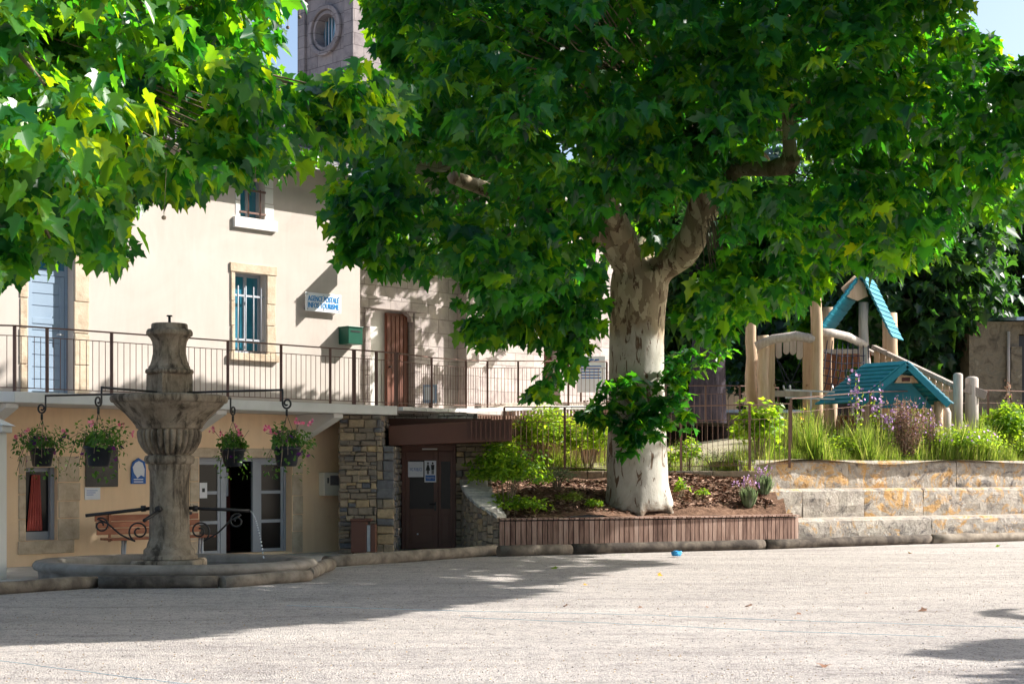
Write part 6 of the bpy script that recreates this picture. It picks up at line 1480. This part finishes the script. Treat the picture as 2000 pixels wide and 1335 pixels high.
far_tree('mid green tree behind the plane trunk, left of the dark trunk',1310,62,2.2,600,3.2,4.2,1100,M['leaf_dark'],.6,size=.4)
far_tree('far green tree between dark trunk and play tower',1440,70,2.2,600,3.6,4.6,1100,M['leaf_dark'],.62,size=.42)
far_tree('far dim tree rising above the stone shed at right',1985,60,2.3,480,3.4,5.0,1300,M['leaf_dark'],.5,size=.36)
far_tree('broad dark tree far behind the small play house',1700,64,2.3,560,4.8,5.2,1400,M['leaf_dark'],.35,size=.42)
mb=MB(); 
# ------------------------------------------------------------------ garden plants
bush('leafy_shrub','bright green leafy shrub spilling over the curved wall capstones','shrub',(P(988,0,29.55).x,29.6,.72),(.80,.55,.80),2400,.085,M['leaf_bright'],'ovate',.5)
bush('low_plant','dense leafy low plant at the foot of the shrub by the capstones','plant',(P(1000,0,29.75).x,29.75,.62),(.62,.42,.26),1100,.075,M['leaf_bright'],'ovate',.4,stems=5)
bush('garden_shrub','tall yellow green shrub behind the garden fence, left half','shrub',(P(1060,0,33.1).x,33.3,1.5),(.80,.4,.78),1900,.08,M['leaf_bright'],'ovate',.75)
bush('garden_shrub','tall yellow green shrub behind the garden fence, beside the plane trunk','shrub',(P(1150,0,33.1).x,33.35,1.5),(.65,.4,.66),1600,.08,M['leaf_bright'],'ovate',.8)
bush('vine_shrub','sunlit vine like shrub climbing the fence by the play tower','shrub',(P(1482,0,33.6).x,33.7,1.6),(.56,.35,.80),640,.13,M['leaf_bright'],'plane_lo',.6,shell=.6)
bush('low_plant','low leafy plant left of the fence post behind plane trunk','plant',(P(1345,0,33.2).x,33.3,1.5),(.34,.25,.42),260,.09,M['leaf_bright'],'ovate',.5,stems=6)
bush('low_plant','grey green wispy plant at the fence foot by the kerb','plant',(P(1395,0,33.3).x,33.4,1.5),(.5,.3,.32),620,.06,M['silver_leaf'],'narrow',.6,stems=8)
bush('low_plant','yellow green plant beyond the fence, close right of plane trunk','plant',(P(1300,0,33.4).x,33.6,1.5),(.35,.25,.3),320,.08,M['leaf_bright'],'ovate',.8,stems=5)
bush('garden_shrub','round leafy shrub at far right above the stone steps','shrub',(P(1968,0,37.6).x,37.6,1.85),(.72,.5,.70),1500,.11,M['leaf_bright'],'ovate',.45)
bush('garden_shrub','low yellow green shrub with pink flowers right of the play house','shrub',(P(1860,0,36.6).x,36.2,1.8),(.95,.45,.42),1700,.06,M['leaf_bright'],'ovate',.6,flowers=(M['petal_lilac'],40,.06))
bush('wispy_weed','grey dry weed in the mulch between shrub and plane trunk','weed',(P(1088,0,31.4).x,31.3,bed_z(.9,31.3)),(.38,.3,.26),420,.11,M['silver_leaf'],'narrow',.75,stems=16)
bush('low_weed','small green weed in the mulch left of the plane trunk','weed',(P(1115,0,30.6).x,30.5,bed_z(1.1,30.5)),(.30,.24,.15),420,.07,M['grass'],'narrow',.45,stems=0)
bush('low_weed','tiny bright weed at the root of the plane trunk','weed',(P(1158,0,30.5).x,30.5,bed_z(1.6,30.5)),(.16,.14,.09),120,.07,M['leaf_bright'],'ovate',.5,stems=0)
bush('low_weed','bright sprout in the mulch right of the plane trunk','weed',(P(1335,0,31.2).x,31.6,bed_z(3.6,31.6)),(.14,.12,.20),90,.08,M['leaf_bright'],'ovate',.5,stems=5)
bush('low_weed','small sprout in the middle of the right hand mulch','weed',(P(1372,0,31.8).x,31.7,bed_z(3.9,31.7)),(.16,.12,.10),90,.06,M['leaf_bright'],'ovate',.5,stems=3)
for lab,px,Y,r,h in (('lavender tuft with purple spikes in the mulch beside the steps',1462,31.7,.34,.52),('taller lavender tuft with purple spikes behind, nearer the fence',1492,32.3,.22,.45)):
    x=P(px,0,Y).x; t=thing('lavender',lab,'plant',(x,Y,bed_z(x,Y)-.02)); n=260; a=npr.uniform(0,6.28,n); q=npr.random(n)**.6
    D_=np.stack([np.cos(a)*q*.75,np.sin(a)*q*.75,np.ones(n)],1)
    leaves('foliage',np.stack([np.cos(a)*q*.08,np.sin(a)*q*.08,0*a],1),D_,np.stack([np.cos(a),np.sin(a),0*a+.1],1),npr.uniform(.2,.42,n),npr.random(n),'narrow',M['silver_leaf'],t)
    mb=MB(); B=[]
    for k in range(26):
        b=rnd.uniform(0,6.28); q=rnd.uniform(.2,1); e=Vector((math.cos(b)*q*r,math.sin(b)*q*r,h*rnd.uniform(.8,1.25))); mb.tube([(0,0,.1),e*.6+Vector((0,0,.05)),e],.003,4,False)
        for m_ in range(7): B.append(e+Vector((rnd.gauss(0,.006),rnd.gauss(0,.006),rnd.uniform(-.02,.06))))
    mb.build('stem',M['twig'],t); B=np.array(B); n=len(B); leaves('flowers',B,npr.normal(0,1,(n,3)),npr.normal(0,1,(n,3)),np.full(n,.03),npr.random(n),'petal',M['petal_lilac'],t)
# meadow on the slope above the steps
def sward(name,n,xf,yf,zf,h0,h1):
    x,y=xf(n),None; y=yf(x,npr.random(n)); z=zf(x,y)-.02; a=npr.uniform(0,6.28,n)
    clump=(.75+.5*np.sin(x*3.1+2*np.sin(y*2))+.35*np.sin(x*7.3+y*5)).clip(.35,1.6)
    ln=npr.uniform(.15,1.1,n)
    tag(leaves(name,np.stack([x,y,z],1),np.stack([np.cos(a)*ln,np.sin(a)*ln,np.ones(n)],1),np.stack([np.cos(a),np.sin(a),.2+0*a],1),npr.uniform(h0,h1,n)*clump,npr.normal(.6,.27,n),'sedge',M['grass']),kind='stuff')
sward('meadow_grass',42000,lambda n:npr.uniform(5.6,14.5,n),lambda x,q:33.25+np.maximum(x-5.6,0)*.49+.40+q**1.3*3.2,lambda x,y:np.array([ter_z(a,b) for a,b in zip(x,y)]),.18,.66)
sward('garden_grass',13000,lambda n:npr.uniform(-1.2,5.6,n),lambda x,q:33.15+q*2.2,lambda x,y:1.5+0*x,.16,.5)
# low broad leaved growth among the meadow grass
n=9000; x=npr.uniform(5.8,14.2,n); y=33.3+np.maximum(x-5.6,0)*.49+.4+npr.random(n)*2.2; z=np.array([ter_z(a,b) for a,b in zip(x,y)])+npr.uniform(.05,.55,n)*(.7+.4*np.sin(x*2.7))
a=npr.uniform(0,6.28,n)
tag(leaves('meadow_herbs',np.stack([x,y,z],1),np.stack([np.cos(a),np.sin(a),npr.uniform(-.3,.8,n)],1),np.stack([npr.normal(0,.5,n),npr.normal(-.2,.4,n),np.ones(n)],1),npr.uniform(.04,.085,n),npr.normal(.55,.25,n),'ovate',M['leaf_bright']),kind='stuff')
def stalks(name,label,cat,px,Y,n,h,w,lm,fm,fcount,fsize,lsize=.07,ln=14):
    x=P(px,0,Y).x; t=thing(name,label,cat,(x,Y,ter_z(x,Y)-.03)); mb=MB(); LBs=[];FB=[]
    for k in range(n):
        b=rnd.uniform(0,6.28); q=rnd.random(); e=Vector((math.cos(b)*q*w,math.sin(b)*q*w*.5,h*rnd.uniform(.65,1.1))); s_=Vector((e.x*.4,e.y*.4,0)); mb.tube([s_,s_.lerp(e,.55)+Vector((rnd.uniform(-.04,.04),0,0)),e],[.006,.005,.003],5,False)
        for m_ in range(ln): LBs.append(s_.lerp(e,rnd.uniform(.15,.95))+Vector((rnd.gauss(0,.02),rnd.gauss(0,.02),0)))
        for m_ in range(fcount): FB.append(s_.lerp(e,rnd.uniform(.6,1.02))+Vector((rnd.gauss(0,.035),rnd.gauss(0,.035),rnd.gauss(0,.02))))
    mb.build('stem',M['twig'],t); B=np.array(LBs); m_=len(B)
    leaves('foliage',B,npr.normal(0,1,(m_,3))+np.array([0,-.3,-.1]),npr.normal(0,.6,(m_,3))+np.array([0,-.4,.7]),npr.uniform(.6,1.3,m_)*lsize,npr.random(m_),'ovate',lm,t)
    if FB:
        B=np.array(FB); m_=len(B); leaves('flowers',B,npr.normal(0,1,(m_,3)),npr.normal(0,.5,(m_,3))+np.array([0,-.8,.2]),npr.uniform(.7,1.3,m_)*fsize,npr.random(m_),'petal',fm,t)
    return t
stalks('mallow','tall mallow stalks with lilac flowers before the teal play house roof','flower',1668,35.2,7,1.95,.25,M['leaf_bright'],M['petal_lilac'],9,.075)
stalks('mallow','mallow stalks with lilac flowers under the play house gable','flower',1722,35.4,9,1.8,.3,M['leaf_bright'],M['petal_lilac'],9,.075)
stalks('dried_stalks','reddish dried seed stalks in front of the play house','plant',1762,35.6,80,1.45,.62,M['dry'],M['petal_lilac'],2,.045,.05,30)
stalks('dried_stalks','pale dried stalks with lilac dots right of the reddish ones','plant',1812,36.0,44,1.15,.5,M['dry'],M['petal_lilac'],3,.05,.05,16)
stalks('daisy_plant','tall orange daisies beside the central play tower post','flower',1572,35.0,7,1.15,.25,M['leaf_bright'],M['petal_orange'],2,.09)
stalks('pole_vine','thin dry vine climbing the drain pole before the shed','vine',1968,38.3,6,2.2,.12,M['dry'],M['petal_lilac'],0,.05,.07,34)
t=thing('iris_clump','clump of upright sword leaves behind the fence at right','plant',(P(1930,0,39.2).x,39.2,2.15)); n=90; a=npr.uniform(0,6.28,n); q=npr.random(n)
leaves('foliage',np.stack([npr.uniform(-.45,.45,n),npr.uniform(-.2,.2,n),0*a],1),np.stack([np.cos(a)*.3,np.sin(a)*.2,np.ones(n)],1),np.stack([np.cos(a)*.4,-np.ones(n),0*a],1),npr.uniform(.6,1.05,n),npr.normal(.5,.2,n),'narrow',M['leaf_bright'],t)
